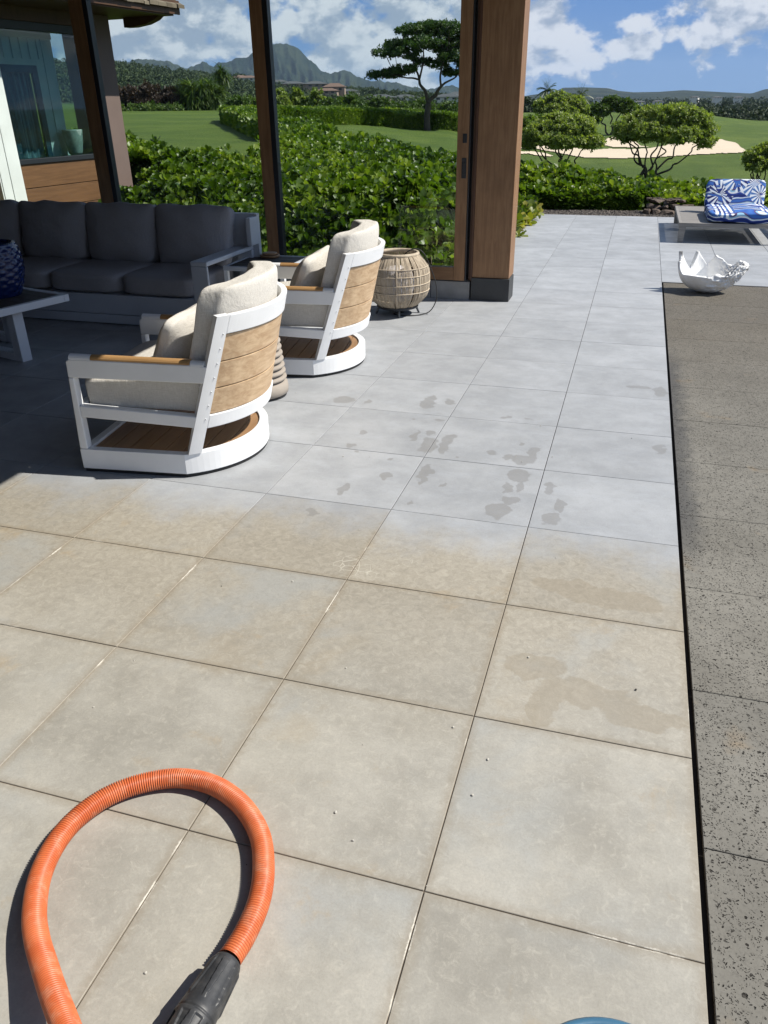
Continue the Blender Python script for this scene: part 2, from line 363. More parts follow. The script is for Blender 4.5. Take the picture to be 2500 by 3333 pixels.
def rhz(X, Y, A, RR):
    top = 1.6+3600*np.tan(np.radians(interp_ae(RH, np.degrees(A)))); t = (RR-2200)/1400
    return -12+(top+12)*np.where(t < 1, np.clip(t, 0, 1)**1.2, 1-(t-1)*.9)
o = polar_grid('far_hills', np.arange(-9, 30, .15), np.linspace(2200, 4400, 26), rhz, M_mtn); tag(o, kind='structure')

# ---------------------------------------------------------------- patio floor
T = .6097; TY = .6033
STAINS = [(-1.91,1.32,.075,.061),(-1.76,1.33,.018,.038),(-1.4,1.42,.04,.135),(-1.27,1.45,.034,.048),(-1.4,1.1,.016,.015),(-1.26,1.14,.029,.034),(-1.63,.84,.029,.04),(-1.63,.64,.035,.029),(-1.57,.58,.023,.017),(-1.38,.54,.023,.023),(-1.34,.87,.018,.077),(-1.24,.76,.041,.103),(-1.26,.93,.024,.047),(-1.15,.8,.041,.134),(-1.06,.67,.015,.013),(-1.34,.33,.019,.039),(-1.17,.44,.028,.09),(-1.16,.32,.019,.06),(-1.06,.31,.01,.022),(-1.5,.14,.026,.074),(-1.15,.09,.013,.015),(-1.55,-.12,.022,.04),(-.89,.75,.032,.035),(-.81,.71,.034,.042),(-.73,.7,.062,.062),(-.69,.78,.029,.086),(-.76,.91,.018,.02),(-.9,1.27,.023,.017),(-.78,1.27,.027,.019),(-.72,.51,.07,.063),(-.76,.36,.025,.066),(-.7,.39,.026,.072),(-.76,.12,.049,.08),(-.72,.23,.04,.05),(-.57,.4,.026,.072),(-.5,.23,.024,.077),(-.52,.09,.043,.061),(-.06,1.02,.03,.058),(-.05,1.96,.041,.109),(-.17,2.02,.077,.04)]
m = N('porcelain_tile'); wv = m.vec('w'); tt = m.attr('tint').outputs['Fac']
off = m.n('ShaderNodeCombineXYZ'); m.l(m.math('MULTIPLY', tt, 37.0), off.inputs[0]); m.l(m.math('MULTIPLY', tt, 91.0), off.inputs[1])
vo = m.n('ShaderNodeVectorMath', operation='ADD'); m.l(wv, vo.inputs[0]); m.l(off.outputs[0], vo.inputs[1]); tv = vo.outputs[0]
cloud = m.noise(tv, 3.2, 10, .66, .15); streak = m.noise(m.vec(tv, (1.6, 3.5, 1)), 3.0, 9, .7, 0); speck = m.noise(wv, 160, 3, .7); mid = m.noise(tv, 34, 10, .78, .9); big = m.noise(wv, 1.1, 4, .55)
sx = m.n('ShaderNodeSeparateXYZ'); m.l(wv, sx.inputs[0])
# the cleaned part of the patio is cool grey, the uncleaned foreground is dirty beige: the cleaning line runs across at y ~ -0.15
edge = m.noise(m.vec('w', (1, .8, 1)), 3.2, 8, .68)
yy = m.math('ADD', m.math('ADD', sx.outputs['Y'], m.math('MULTIPLY', m.math('SUBTRACT', edge, .5), .75)), m.math('ADD', m.math('MULTIPLY', sx.outputs['X'], -.035), m.math('MULTIPLY', m.math('SUBTRACT', tt, .5), .07)))
dirt = m.rng(yy, -.36, .06, 1, 0)
grey = m.mix(m.rng(cloud, .3, .72), (.285, .298, .315), (.38, .393, .41)); grey = m.mix(m.math('MULTIPLY', m.rng(streak, .46, .72), .22), grey, (.46, .49, .54))
beige = m.mix(m.rng(cloud, .3, .7), (.268, .254, .220), (.385, .368, .325)); beige = m.mix(m.math('MULTIPLY', m.rng(big, .42, .68), .55), beige, (.355, .335, .285))
beige = m.mix(m.math('MULTIPLY', m.rng(m.noise(wv, 2.3, 5, .6, .4), .56, .74), .5), beige, (.31, .25, .165))
beige = m.mix(m.math('MULTIPLY', m.rng(mid, .48, .72), .6), beige, (.46, .435, .375))
# farther uncleaned zone right behind the line is tanner
tan = m.rng(yy, -1.5, -.5, 0, .75); beige = m.mix(tan, beige, m.mix(m.rng(mid, .3, .7), (.25, .222, .172), (.385, .35, .285)))
beige = m.mix(m.math('MULTIPLY', m.rng(m.noise(tv, 1.5, 5, .6, .4), .50, .68), .6), beige, (.315, .325, .318))
beige = m.mix(m.math('MULTIPLY', m.rng(m.noise(wv, 4.1, 6, .65, .5), .60, .74), .45), beige, (.34, .255, .15))
c = m.mix(dirt, grey, beige)
c = m.mix(m.math('MULTIPLY', m.rng(speck, .35, .75), .22), c, (.18, .17, .15)); c = m.mix(m.math('MULTIPLY', m.rng(mid, .28, .5, 1, 0), .22), c, (.2, .19, .17))
tb = m.rng(tt, 0, 1, .93, 1.05, False); cb = m.n('ShaderNodeCombineXYZ'); [m.l(tb, cb.inputs[i]) for i in range(3)]
c = m.mix(1.0, c, cb.outputs[0], 'MULTIPLY')
# pale residue and brown dirt along the joints
def jd(sock, p):
    fr_ = m.math('FRACT', m.math('ADD', m.math('DIVIDE', sock, p), .5)); return m.math('MULTIPLY', m.math('ABSOLUTE', m.math('SUBTRACT', fr_, .5)), p)
jx, jy = jd(sx.outputs['X'], .6097), jd(sx.outputs['Y'], .6033); jn_ = m.math('MINIMUM', jx, jy); wob_ = m.noise(wv, 70, 5, .75)
jr = m.math('MULTIPLY', m.rng(m.math('ADD', jn_, m.math('MULTIPLY', wob_, .016)), .0095, .0135, 1, 0), m.math('MULTIPLY', m.rng(m.noise(wv, 3.3, 3, .6), .565, .62), dirt))
c = m.mix(m.math('MULTIPLY', m.math('MULTIPLY', m.rng(m.math('ADD', jn_, m.math('MULTIPLY', mid, .05)), .02, .06, 1, 0), dirt), .42), c, (.235, .19, .13))
c = m.mix(m.math('MULTIPLY', jr, .85), c, (.60, .57, .50))
# pale effloresence in patches
ev = m.vor(m.vec('w', (1, 1, 1)), 22, 'DISTANCE_TO_EDGE'); em = m.noise(wv, 5, 4)
def blob(x, y, rx, ry, vecs):
    mp_ = m.vec(vecs, (1/rx, 1/ry, 0), (-x/rx, -y/ry, 0)); ln = m.n('ShaderNodeVectorMath', operation='LENGTH'); m.l(mp_, ln.inputs[0]); return ln.outputs['Value']
e1 = m.math('MINIMUM', blob(-1.25, -.52, .19, .12, wv), blob(-1.02, -.45, .11, .09, wv))
ef = m.math('MULTIPLY', m.math('MULTIPLY', m.rng(e1, .3, 1.1, 1, 0), m.rng(ev, .0, .045, 1, 0)), m.rng(em, .42, .58))
c = m.mix(m.math('MULTIPLY', ef, .75), c, (.56, .53, .45))
# damp footprints and drips
dn = m.n('ShaderNodeTexNoise'); dn.inputs['Scale'].default_value = 13; dn.inputs['Detail'].default_value = 3; m.l(wv, dn.inputs['Vector'])
ds = m.n('ShaderNodeVectorMath', operation='SUBTRACT'); m.l(dn.outputs['Color'], ds.inputs[0]); ds.inputs[1].default_value = (.5, .5, .5)
dm = m.n('ShaderNodeVectorMath', operation='SCALE'); m.l(ds.outputs[0], dm.inputs[0]); dm.inputs['Scale'].default_value = .11
da = m.n('ShaderNodeVectorMath', operation='ADD'); m.l(wv, da.inputs[0]); m.l(dm.outputs[0], da.inputs[1])
cur = None
for s_ in STAINS:
    b = blob(*s_, da.outputs[0]); cur = b if cur is None else m.math('MINIMUM', cur, b)
wet = m.rng(cur, .88, 1.06, 1, 0)
c = m.mix(m.math('MULTIPLY', wet, m.rng(mid, .3, .7, .38, .72)), c, m.mix(m.rng(mid, .3, .7), (.17, .166, .16), (.225, .218, .205)))
cur = None
for s_ in [(-.25,-.47,.19,.07),(-.42,-.42,.13,.06),(-.3,-1.02,.16,.07),(-.47,-.93,.11,.06),(-.12,-1.08,.12,.05),(-.42,-1.12,.05,.09),(-2.75,-.88,.13,.15),(-2.9,-1.02,.13,.1)]:
    b = blob(*s_, da.outputs[0]); cur = b if cur is None else m.math('MINIMUM', cur, b)
c = m.mix(m.math('MULTIPLY', m.rng(cur, .88, 1.06, 1, 0), .38), c, (.235, .195, .135))
m.set(c, m.math('SUBTRACT', m.rng(cloud, .3, .7, .62, .5), m.math('MULTIPLY', wet, .1)), 0, .35)
m.bump(m.math('ADD', mid, m.math('MULTIPLY', speck, .5)), .16, .004); M_tile = m.m
m = N('grout'); wv = m.vec('w'); f = m.noise(wv, 9, 5, .7); g = m.noise(wv, 1.5, 3)
sx = m.n('ShaderNodeSeparateXYZ'); m.l(wv, sx.inputs[0]); near = m.rng(sx.outputs['Y'], -.6, .1, 1, 0)
c = m.mix(m.rng(g, .4, .6), (.12, .095, .07), (.27, .225, .175)); c = m.mix(m.rng(sx.outputs['Y'], -.6, .3), c, (.065, .062, .06)); c = m.mix(m.math('MULTIPLY', m.rng(f, .55, .65), m.math('MULTIPLY', near, m.rng(m.noise(wv, 3.3, 3, .6), .54, .60))), c, (.62, .59, .52))
m.set(c, .9); M_grout = m.m

def tile_field(regions, x0, y0, nx, ny, tw, th, gap=.0034):
    V, F, TT = [], [], []
    for i in range(nx):
        for j in range(ny):
            a, b = x0+i*tw, x0+(i+1)*tw; c_, d = y0+j*th, y0+(j+1)*th
            for (rx0, rx1, ry0, ry1) in regions:
                aa, bb, cc, dd = max(a, rx0), min(b, rx1), max(c_, ry0), min(d, ry1)
                if bb-aa < .03 or dd-cc < .03: continue
                g = gap/2; aa += g if aa == a else 0; bb -= g if bb == b else 0; cc += g if cc == c_ else 0; dd -= g if dd == d else 0
                t = rnd.random(); o = len(V); e = .0012; dz = rnd.uniform(-.0004, .0004)
                V += [(aa, cc, -.012), (bb, cc, -.012), (bb, dd, -.012), (aa, dd, -.012), (aa, cc, dz-e), (bb, cc, dz-e), (bb, dd, dz-e), (aa, dd, dz-e), (aa+e, cc+e, dz), (bb-e, cc+e, dz), (bb-e, dd-e, dz), (aa+e, dd-e, dz)]
                F += [(o+q0, o+q1, o+q1+4, o+q0+4) for q0, q1 in ((0, 1), (1, 2), (2, 3), (3, 0))]+[(o+4+q0, o+4+q1, o+8+q1, o+8+q0) for q0, q1 in ((0, 1), (1, 2), (2, 3), (3, 0))]+[(o+8, o+9, o+10, o+11)]
                TT += [t]*12
    return V, F, TT
regs = [(-10.5, 0, -7.5, 4.19), (-1.8291, 0, 4.19, 10.5), (.0, 7.9, 5.42, 10.5), (-1.329, 0, 4.1901, 4.1902)]
V, F, TT = tile_field(regs, -18*T, -13*TY, 32, 32, T, TY)
tag(np_mesh('patio_paving', V, F, M_tile, attrs={'tint': TT}, smooth=False), kind='structure')
b = MB(); b.box(-10.5, -.001, -7.5, 4.185, -.12, -.004); b.box(-1.828, -.001, 4.185, 10.498, -.12, -.004); b.box(-.001, 7.9, 5.421, 10.498, -.12, -.004)
tag(b.build('paving_joints', M_grout), kind='structure')
# lava stone coping right of the patio edge
m = N('lava_stone'); wv = m.vec('w')
f = m.noise(wv, 1.6, 5, .6); g = m.noise(wv, 40, 4, .6); t1 = m.attr('tint').outputs['Fac']; sx = m.n('ShaderNodeSeparateXYZ'); m.l(wv, sx.inputs[0])
wp = m.n('ShaderNodeTexNoise'); wp.inputs['Scale'].default_value = 55; m.l(wv, wp.inputs['Vector'])
wa = m.n('ShaderNodeVectorMath', operation='MULTIPLY_ADD'); m.l(wp.outputs['Color'], wa.inputs[0]); wa.inputs[1].default_value = (.022, .022, 0); m.l(wv, wa.inputs[2])
v1 = m.vor(m.vec(wa.outputs[0], (1, 1.15, 1)), 84); v2 = m.vor(m.vec(wa.outputs[0], (1, 1, 1)), 190); v3 = m.vor(wa.outputs[0], 36)
vc = m.n('ShaderNodeTexVoronoi'); vc.inputs['Scale'].default_value = 84; m.l(m.vec(wa.outputs[0], (1, 1.15, 1)), vc.inputs['Vector'])
keep = m.rng(m.math('ADD', m.n('ShaderNodeValue').outputs[0], 0), 0, 1); sepc = m.n('ShaderNodeSeparateColor'); m.l(vc.outputs['Color'], sepc.inputs[0])
hole1 = m.math('MULTIPLY', m.rng(v1, .19, .29, 1, 0), m.rng(sepc.outputs[0], .35, .4)); hole2 = m.math('MULTIPLY', m.rng(v2, .22, .32, 1, 0), m.rng(m.noise(wv, 30, 2), .44, .52))
vc3 = m.n('ShaderNodeTexVoronoi'); vc3.inputs['Scale'].default_value = 36; m.l(wa.outputs[0], vc3.inputs['Vector']); sp3 = m.n('ShaderNodeSeparateColor'); m.l(vc3.outputs['Color'], sp3.inputs[0])
hole3 = m.math('MULTIPLY', m.rng(v3, .12, .17, 1, 0), m.rng(sp3.outputs[1], .60, .64))
hole = m.math('MAXIMUM', m.math('MAXIMUM', hole1, hole2), hole3)
base = m.mix(m.rng(f, .3, .7), (.150, .140, .117), (.235, .222, .190)); base = m.mix(m.rng(m.noise(wv, 3.5, 4), .6, .75), base, (.27, .20, .12))
base = m.mix(m.math('MULTIPLY', m.rng(sx.outputs['Y'], .5, 4.5), .8), base, (.105, .088, .064)); base = m.mix(m.math('MULTIPLY', g, .30), base, (.16, .155, .145))
base = m.mix(m.math('MULTIPLY', t1, .22), base, (.15, .148, .14))
damp = m.math('MULTIPLY', m.rng(m.math('ADD', sx.outputs['X'], m.math('MULTIPLY', m.noise(wv, 9, 3), .14)), .10, .20, 1, 0), m.math('MULTIPLY', m.rng(sx.outputs['Y'], -.4, .3), m.rng(sx.outputs['Y'], 2.3, 3.2, 1, 0)))
base = m.mix(m.math('MULTIPLY', damp, .75), base, (.06, .06, .062))
base = m.mix(m.math('MULTIPLY', m.rng(m.noise(wv, 120, 4, .7), .45, .7), .35), base, (.07, .066, .058)); c = m.mix(m.math('MULTIPLY', hole, m.rng(m.noise(wv, 70, 2), .3, .6, .6, 1)), base, (.018, .015, .012)); m.set(c, .8, 0, .25); m.bump(m.math('SUBTRACT', m.math('MULTIPLY', g, .25), hole), .9, .006); M_lava = m.m
V, F, TT = tile_field([(.0125, 9, -8.7, 5.405)], .0125, -.3-14*.601, 10, 30, 1.22, .601, .003)
V = [(x, y, z-.004) for x, y, z in V]
tag(np_mesh('lava_stone_paving', V, F, M_lava, attrs={'tint': TT}, smooth=False), kind='structure')
M_slot = mat_plain('dark_mortar', (.03, .025, .02), .95)
b = MB(); b.box(.0005, 9, -8.7, 5.415, -.2, -.03); tag(b.build('drain_slot_bed', M_slot), kind='structure')

# ---------------------------------------------------------------- materials for the building
M_cedar = mat_wood('stained_cedar', (.20, .100, .042), (.30, .165, .078), 'z', 1, .5, .35)
M_cedar_h = mat_wood('stained_cedar_rail', (.165, .080, .034), (.22, .12, .055), 'x', 1, .5, .3)
M_trim = mat_wood('dark_cedar_trim', (.07, .028, .014), (.10, .045, .02), 'z', 1, .55, .3)
M_dark = mat_plain('dark_metal', (.018, .02, .024), .45)
M_glass = mat_glass('clear_glass', (.93, .96, .95), .8)
M_ceil = mat_wood('ceiling_boards', (.05, .026, .013), (.075, .04, .02), 'x', 1, .6, .3)
m = N('basalt_block'); v = m.vec('o'); f = m.noise(v, 8, 5); h = m.vor(v, 70); hm = m.math('MULTIPLY', m.rng(h, .12, .2, 1, 0), m.rng(m.noise(v, 24, 2), .5, .58))
m.set(m.mix(hm, m.mix(f, (.030, .032, .033), (.058, .06, .062)), (.008, .008, .008)), .7); m.bump(hm, .5, .004); M_basalt = m.m
m = N('plinth_tile'); v = m.vec('o'); f = m.noise(v, 4, 6, .6); m.set(m.mix(m.rng(f, .3, .7), (.20, .20, .20), (.29, .29, .285)), .6); M_plinth = m.m
m = N('roof_shingle'); v = m.vec('o'); tt = m.attr('tint').outputs['Fac']; f = m.noise(v, 30, 4); m.set(m.mix(f, m.mix(tt, (.10, .075, .05), (.28, .23, .17)), (.12, .09, .06)), .85); M_shingle = m.m

YW = 4.19
# post
p = empty('corner_post', (-1.516, YW+.127, 0), 'square stained timber post on a dark stone base at the patio corner', 'post')
b = MB(); b.box(-.166, .166, -.114, .164, .2, 2.75); b.build('post_shaft', M_cedar, p, .004)
b = MB(); b.box(-.172, .176, -.13, .13, 0, .198); b.build('stone_base', M_basalt, p, .003)
b = MB(); b.box(-.186, -.1665, -.115, -.06, .17, 2.75); b.box(-.206, -.1865, -.095, -.03, .17, 2.75); b.build('trim_strip', M_trim, p, .003)
b = MB(); b.box(-.236, -.1665, -.028, .05, .17, 2.75); b.build('jamb_backing', M_dark, p)
# plinth
p = empty('tiled_plinth', (-3.5, YW+.1, 0), 'low grey tiled plinth under the glass wall', 'plinth')
b = MB(); x = -1.70
b.box(x-.364-p.location.x, x-.003-p.location.x, -.095, .1, 0, .158); x = -2.067
while x > -9.9: b.box(max(x-.606, -9.9)-p.location.x, x-.003-p.location.x, -.095, .1, 0, .158); x -= .6097
b.build('plinth_tile', M_plinth, p, .001)
b = MB(); b.box(-9.9-p.location.x, -1.705-p.location.x, -.085, .1, .158, .170); b.build('door_track', M_dark, p)
# sliding glass panels
def panel(x0, x1, label, right_stile=.1, left_stile=.115, y=YW+.02, dark_left=True, handle=False):
    p = empty('sliding_glass_door', ((x0+x1)/2, y, .17), label, 'glass door', group='tall timber framed glass doors'); cx = (x0+x1)/2; hw = (x1-x0)/2
    b = MB(); b.box(-hw, -hw+.048, -.035, .035, .002, 2.6); b.build('metal_stile', M_dark, p, .002)
    b = MB(); b.box(hw-right_stile, hw, -.035, .035, .002, 2.6); b.build('timber_stile', M_cedar, p, .003)
    b = MB(); b.box(-hw+.049, hw-right_stile-.001, -.033, .033, .002, .116); b.build('bottom_rail', M_cedar_h, p, .003)
    b = MB(); b.box(-hw+.049, hw-right_stile-.001, -.033, .033, 2.5, 2.6); b.build('top_rail', M_cedar_h, p, .003)
    b = MB(); b.box(-hw+.0485, hw-right_stile-.0005, -.005, .001, .1165, 2.4995); b.build('glass_pane', M_glass, p)
    if handle:
        b = MB(); b.box(hw-.052, hw-.012, -.041, -.0355, .86, 1.02); b.box(hw-.045, hw-.019, -.047, -.0415, .89, .985); b.build('pull_handle', M_dark, p, .002)
        b = MB(); b.box(hw-.05, hw-.014, -.040, -.0355, 1.135, 1.205); b.box(hw-.036, hw-.028, -.048, -.0405, 1.15, 1.19); b.build('lock', M_dark, p, .002)
    return p
panel(-3.555, -1.752, 'glass door nearest the timber post, with black pull handle and lock', .098, handle=True)
panel(-5.300, -3.558, 'glass door in the middle, between the two leaning-looking dark mullions', .115)
panel(-7.045, -5.303, 'leftmost glass door, in front of the neighbouring wing and behind the sofa', .14)
panel(-8.790, -7.048, 'glass door at the far left end behind the sofa', .14)
b = MB(); b.box(-.006, .006, -.02, .03, 0, 2.6); o = b.build('door_gap_seal', M_dark, loc=(-1.744, YW+.02, .17)); tag(o, 'black vertical seal between the glass door and the post', 'seal')
# roof over the patio (casts the shade on the sofa); open above the walkway
EX = -1.05; EX2 = -.79
p = empty('patio_roof', (-5, 0, 2.75), 'timber roof over the shaded sitting area', 'roof')
# the eave steps back before it reaches the post
def slab(b, e_, z0, z1): b.prism([(-5.5, -7.5), (EX2+5-e_, -7.5), (EX2+5-e_, 1.9), (EX+5-e_, 2.2), (EX+5-e_, 4.75-e_), (-5.5, 4.75-e_)], z0, z1, 'z')
b = MB(); slab(b, 0, 0, .06); b.build('ceiling', M_ceil, p)
b = MB(); slab(b, .01, .062, .3); b.build('roof_deck', M_shingle, p)
p = empty('shade_wall', (-10.6, -1, 0), 'unseen dark wall added at the left end to deepen the shade under the roof', 'wall')  # added out of view so that less light reaches the covered floor
b = MB(); b.box(-.1, 0, -6.5, 5.2, 0, 2.74); b.build('wall_boards', M_ceil, p)
b = MB(); b.box(-10.5, -2.3, -3.5, -3.4, 0, 2.74); o = b.build('shade_wall', M_ceil); tag(o, 'unseen dark wall added behind the camera to keep light off the shaded floor', 'wall')  # unseen blocker put in behind the camera to darken the floor under the roof

# ---------------------------------------------------------------- neighbouring wing seen through the glass
M_white = mat_paint('white_siding', (.74, .76, .74), .6)
M_siding = mat_wood('brown_siding', (.125, .058, .022), (.175, .085, .034), 'y', .6, .6, .25)
M_brown = mat_paint('brown_stucco', (.17, .115, .10), .8)
M_blue_door = mat_paint('blue_door_paint', (.03, .065, .10), .35)
M_wglass = mat_glass('tinted_glass', (.68, .80, .80), 1.1)
WX = -8.62
wing = empty('house_wing', (WX, 7.9, 0), 'neighbouring wing of the house with brown siding, large window and tiled eave', 'house', rz=R(-7))
b = MB()
for k, (z0, z1) in enumerate([(-.3, .02), (.03, .30), (.31, .58), (.59, .90)]): b.box(-.12-.0*k, .012-.004*(k % 2), -2.6, .86, z0, z1)
b.build('siding', M_siding, wing, .003)
b = MB(); b.box(-.16, .03, -2.6, .86, .902, .965); b.build('window_sill', M_dark, wing, .004)
b = MB(); b.box(-.14, .02, -2.6, .86, 2.56, 2.66); b.build('window_frame', M_dark, wing, .004)
b = MB(); b.box(-.14, .04, -2.6, .86, 2.661, 2.95); b.build('window_header', M_trim, wing, .004)
b = MB(); b.box(-.04, -.03, -2.6, .86, .966, 2.559); b.build('window_pane', M_wglass, wing)
b = MB(); b.box(-.45, .10, .861, 1.31, -.4, 2.96); b.build('corner_column', M_brown, wing, .004)
b = MB(); b.box(.04, .26, -1.50, -1.10, -.4, 2.94); b.box(.262, .272, -1.48, -1.34, -.4, 2.93); b.box(.262, .272, -1.32, -1.12, -.4, 2.93); b.build('white_pilaster', M_white, wing, .004)
# white batten wall and blue door added behind the pane in place of reflections
S_ = .83
b = MB(); b.box(-.46, -.40, -2.6, -1.92+S_, .3, 2.5); b.box(-.46, -.40, -.64+S_, 0.56, .3, 2.5); b.box(-.46, -.40, -1.92+S_, -.64+S_, 2.16, 2.5); b.box(-.46, -.38, -2.6, 0.56, 2.501, 2.95)
for y in np.arange(-2.5+S_, .3, .16): b.box(-.395, -.375, y, y+.022, 2.24, 2.499)
b.box(-.395, -.38, .34, .36, .3, 2.499)
b.build('reflection_batten_wall', M_white, wing, .002)
b = MB(); b.box(-.44, -.395, -1.92+S_, -1.82+S_, .3, 2.16); b.box(-.44, -.395, -.74+S_, -.64+S_, .3, 2.16); b.box(-.44, -.395, -1.33+S_, -1.22+S_, .3, 2.16); b.box(-.44, -.395, -1.82+S_, -.74+S_, 2.06, 2.16); b.box(-.44, -.395, -1.82+S_, -.74+S_, .3, .5)
dr = b.build('reflection_door', M_blue_door, wing, .002)
M_curt = N('reflection_curtain'); f = M_curt.noise(M_curt.vec('o', (1, 14, .3)), 2, 3); M_curt.set(M_curt.mix(M_curt.rng(f, .35, .65), (.05, .10, .14), (.22, .33, .38)), .7); M_curt = M_curt.m
b = MB(); n_ = 60
vs = [(-.50+.025*math.sin(k*1.1)*(1+.4*math.sin(k*.37)), -1.85+S_+1.15*k/n_, z) for z in (.35, 2.1) for k in range(n_+1)]
b.add(vs, [(k, k+1, n_+2+k, n_+1+k) for k in range(n_)], smooth=True); b.build('reflection_curtain', M_curt, dr)
# roof with rough shingle edge
b = MB(); V, F, TT = [], [], []
def shingle(cx, cy, cz, dx, dy, dz, t):
    o = len(V); V.extend([(cx, cy, cz), (cx+dx, cy, cz+.45*dx*-1), (cx+dx, cy+dy, cz-.45*dx), (cx, cy+dy, cz), (cx, cy, cz+dz), (cx+dx, cy, cz+dz-.45*dx), (cx+dx, cy+dy, cz+dz-.45*dx), (cx, cy+dy, cz+dz)])
    F.extend([tuple(o+i for i in f) for f in ((0,3,2,1),(4,5,6,7),(0,1,5,4),(1,2,6,5),(2,3,7,6),(3,0,4,7))]); TT.extend([t]*8)
for row in range(14):
    y = -4.0+rnd.random()*.1
    while y < 1.95:
        wd = rnd.uniform(.1, .26); shingle(1.02-row*.22-.32+rnd.uniform(-.015, .015), y, 3.07+row*.099+rnd.uniform(0, .012), .34, wd-.006, .035+rnd.random()*.02, rnd.random()); y += wd
rf = np_mesh('roof', V, F, M_shingle, wing, {'tint': TT}, smooth=False)
b = MB(); b.prism([(.95, 2.90), (.95, 3.0), (-2.2, 4.35), (-2.2, 4.2)], -4.1, 1.9, 'y'); b.build('soffit', M_dark, rf)
b = MB(); b.box(.955, .985, -4.1, 1.92, 2.85, 3.03); b.build('fascia', M_trim, rf)
b = MB(); b.prism([(.12, 2.70), (.3, 2.70), (.55, 2.73), (.72, 2.78), (.80, 2.829), (.12, 2.829)], 1.62, 1.76, 'y'); b.build('rafter_tail', M_trim, rf, .004)
b = MB(); b.box(-2.2, .95, -4.1, 1.80, 2.83, 2.86); b.build('soffit_boards', M_trim, rf)
# pot on the sill
m = N('pale_stone_pot'); v = m.vec('o'); f = m.noise(v, 9, 5, .6, 1.5); m.set(m.mix(m.rng(f, .3, .7), (.34, .34, .30), (.5, .5, .46)), .7); m.bump(f, .3, .01); M_pot = m.m
a = R(-7); px, py = -.18, .44
b = MB(); b.lathe([(.0, 0), (.09, 0), (.105, .03), (.13, .18), (.15, .33), (.15, .345), (.135, .345), (.125, .29), (0, .29)], 36, wob=lambda an, z: .03*math.sin(4*an)*math.sin(z*9))
o = b.build('stone_pot', M_pot, loc=(WX+px*math.cos(a)-py*math.sin(a), 7.9+px*math.sin(a)+py*math.cos(a), .966)); tag(o, 'pale veined stone pot standing on the window sill of the neighbouring wing', 'pot')

# ---------------------------------------------------------------- swivel chairs
def mat_linen(name, c1, c2, weave=500, wrinkle=.6):
    m = N(name); v = m.vec('o'); f = m.noise(v, 7, 4); a = m.noise(m.vec('o', (1, 14, 14)), 30, 3, .7); b_ = m.noise(m.vec('o', (14, 1, 14)), 30, 3, .7); d = m.noise(m.vec('o', (14, 14, 1)), 30, 3, .7)
    wv_ = m.math('ADD', m.math('ADD', a, b_), d); wr = m.noise(v, 9, 3, .5, 1.6); wr2 = m.noise(m.vec('o', (3, 1, 1)), 16, 3, .5, .8)
    c = m.mix(m.rng(wv_, 1.2, 1.8), c1, c2); c = m.mix(m.math('MULTIPLY', f, .25), c, c1); m.set(c, .92, 0, .15)
    h = m.math('ADD', m.math('ADD', m.math('MULTIPLY', wr, wrinkle*2.2), m.math('MULTIPLY', wr2, wrinkle*1.6)), m.math('MULTIPLY', wv_, .22))
    m.bump(h, .38, .010); return m.m
M_linen = mat_linen('cream_linen', (.50, .475, .43), (.66, .635, .59))
M_charc = mat_linen('charcoal_fabric', (.265, .262, .28), (.335, .33, .345), wrinkle=.4)
M_alu = mat_paint('white_powder_coat', (.78, .79, .80), .42, .07, .01)
M_teak = mat_wood('weathered_teak', (.42, .275, .155), (.60, .44, .275), 'y', .9, .6, .35)
M_teak_arm = mat_wood('oiled_teak_arm', (.34, .19, .075), (.44, .265, .115), 'x', .8, .45, .3)
M_teak_deck = mat_wood('teak_deck', (.27, .15, .07), (.36, .21, .105), 'y', .6, .55, .3)
M_rub = mat_plain('black_rubber', (.014, .014, .015), .6)

def superbox(hx, hy, hz, p=5, n=16, deform=None, puff=0.0, seed=0, wr=.004):
    V, F, idx = [], [], {}
    def vid(q):
        k = tuple(round(a, 5) for a in q)
        if k not in idx:
            nn = sum(abs(a)**p for a in q)**(1/p); x, y, z = (a/nn for a in q)
            e = puff*(1-x*x)*(1-y*y)*(1-z*z)
            P = [x*hx, y*hy, z*hz]
            if puff:
                small = min((hx, 0), (hy, 1), (hz, 2))[1]
                o2 = [i for i in range(3) if i != small]; qq = (x, y, z)
                P[small] *= 1+puff*(1-qq[o2[0]]**2)*(1-qq[o2[1]]**2)
            w_ = wr*(math.sin(P[0]*31+P[1]*17+seed)+math.sin(P[1]*43+P[2]*29+seed*2)+math.sin(P[2]*37+P[0]*23+seed*3))/3
            P = Vector(P); P += P.normalized()*w_
            idx[k] = len(V); V.append(deform(P, (x, y, z)) if deform else P)
        return idx[k]
    for ax in range(3):
        for sg in (-1, 1):
            for i in range(n):
                for j in range(n):
                    c = []
                    for di, dj in ((0, 0), (1, 0), (1, 1), (0, 1)):
                        q = [0, 0, 0]; q[ax] = sg; q[(ax+1) % 3] = -1+2*(i+di)/n; q[(ax+2) % 3] = -1+2*(j+dj)/n
                        # denser near the edges
                        q = [math.copysign(abs(a)**.8, a) if abs(a) < 1 else a for a in q]; c.append(vid(q))
                    F.append(tuple(c) if sg > 0 else tuple(c[::-1]))
    return V, F
def cushion(name, hx, hy, hz, mat, parent, loc=(0, 0, 0), rot=(0, 0, 0), p=5, puff=.15, seed=0, deform=None, n=16, wr=.004):
    V, F = superbox(hx, hy, hz, p, n, deform, puff, seed, wr); b = MB(); b.add(V, F, smooth=True)
    o = b.build(name, mat, parent); o.location = loc; o.rotation_euler = rot; return o

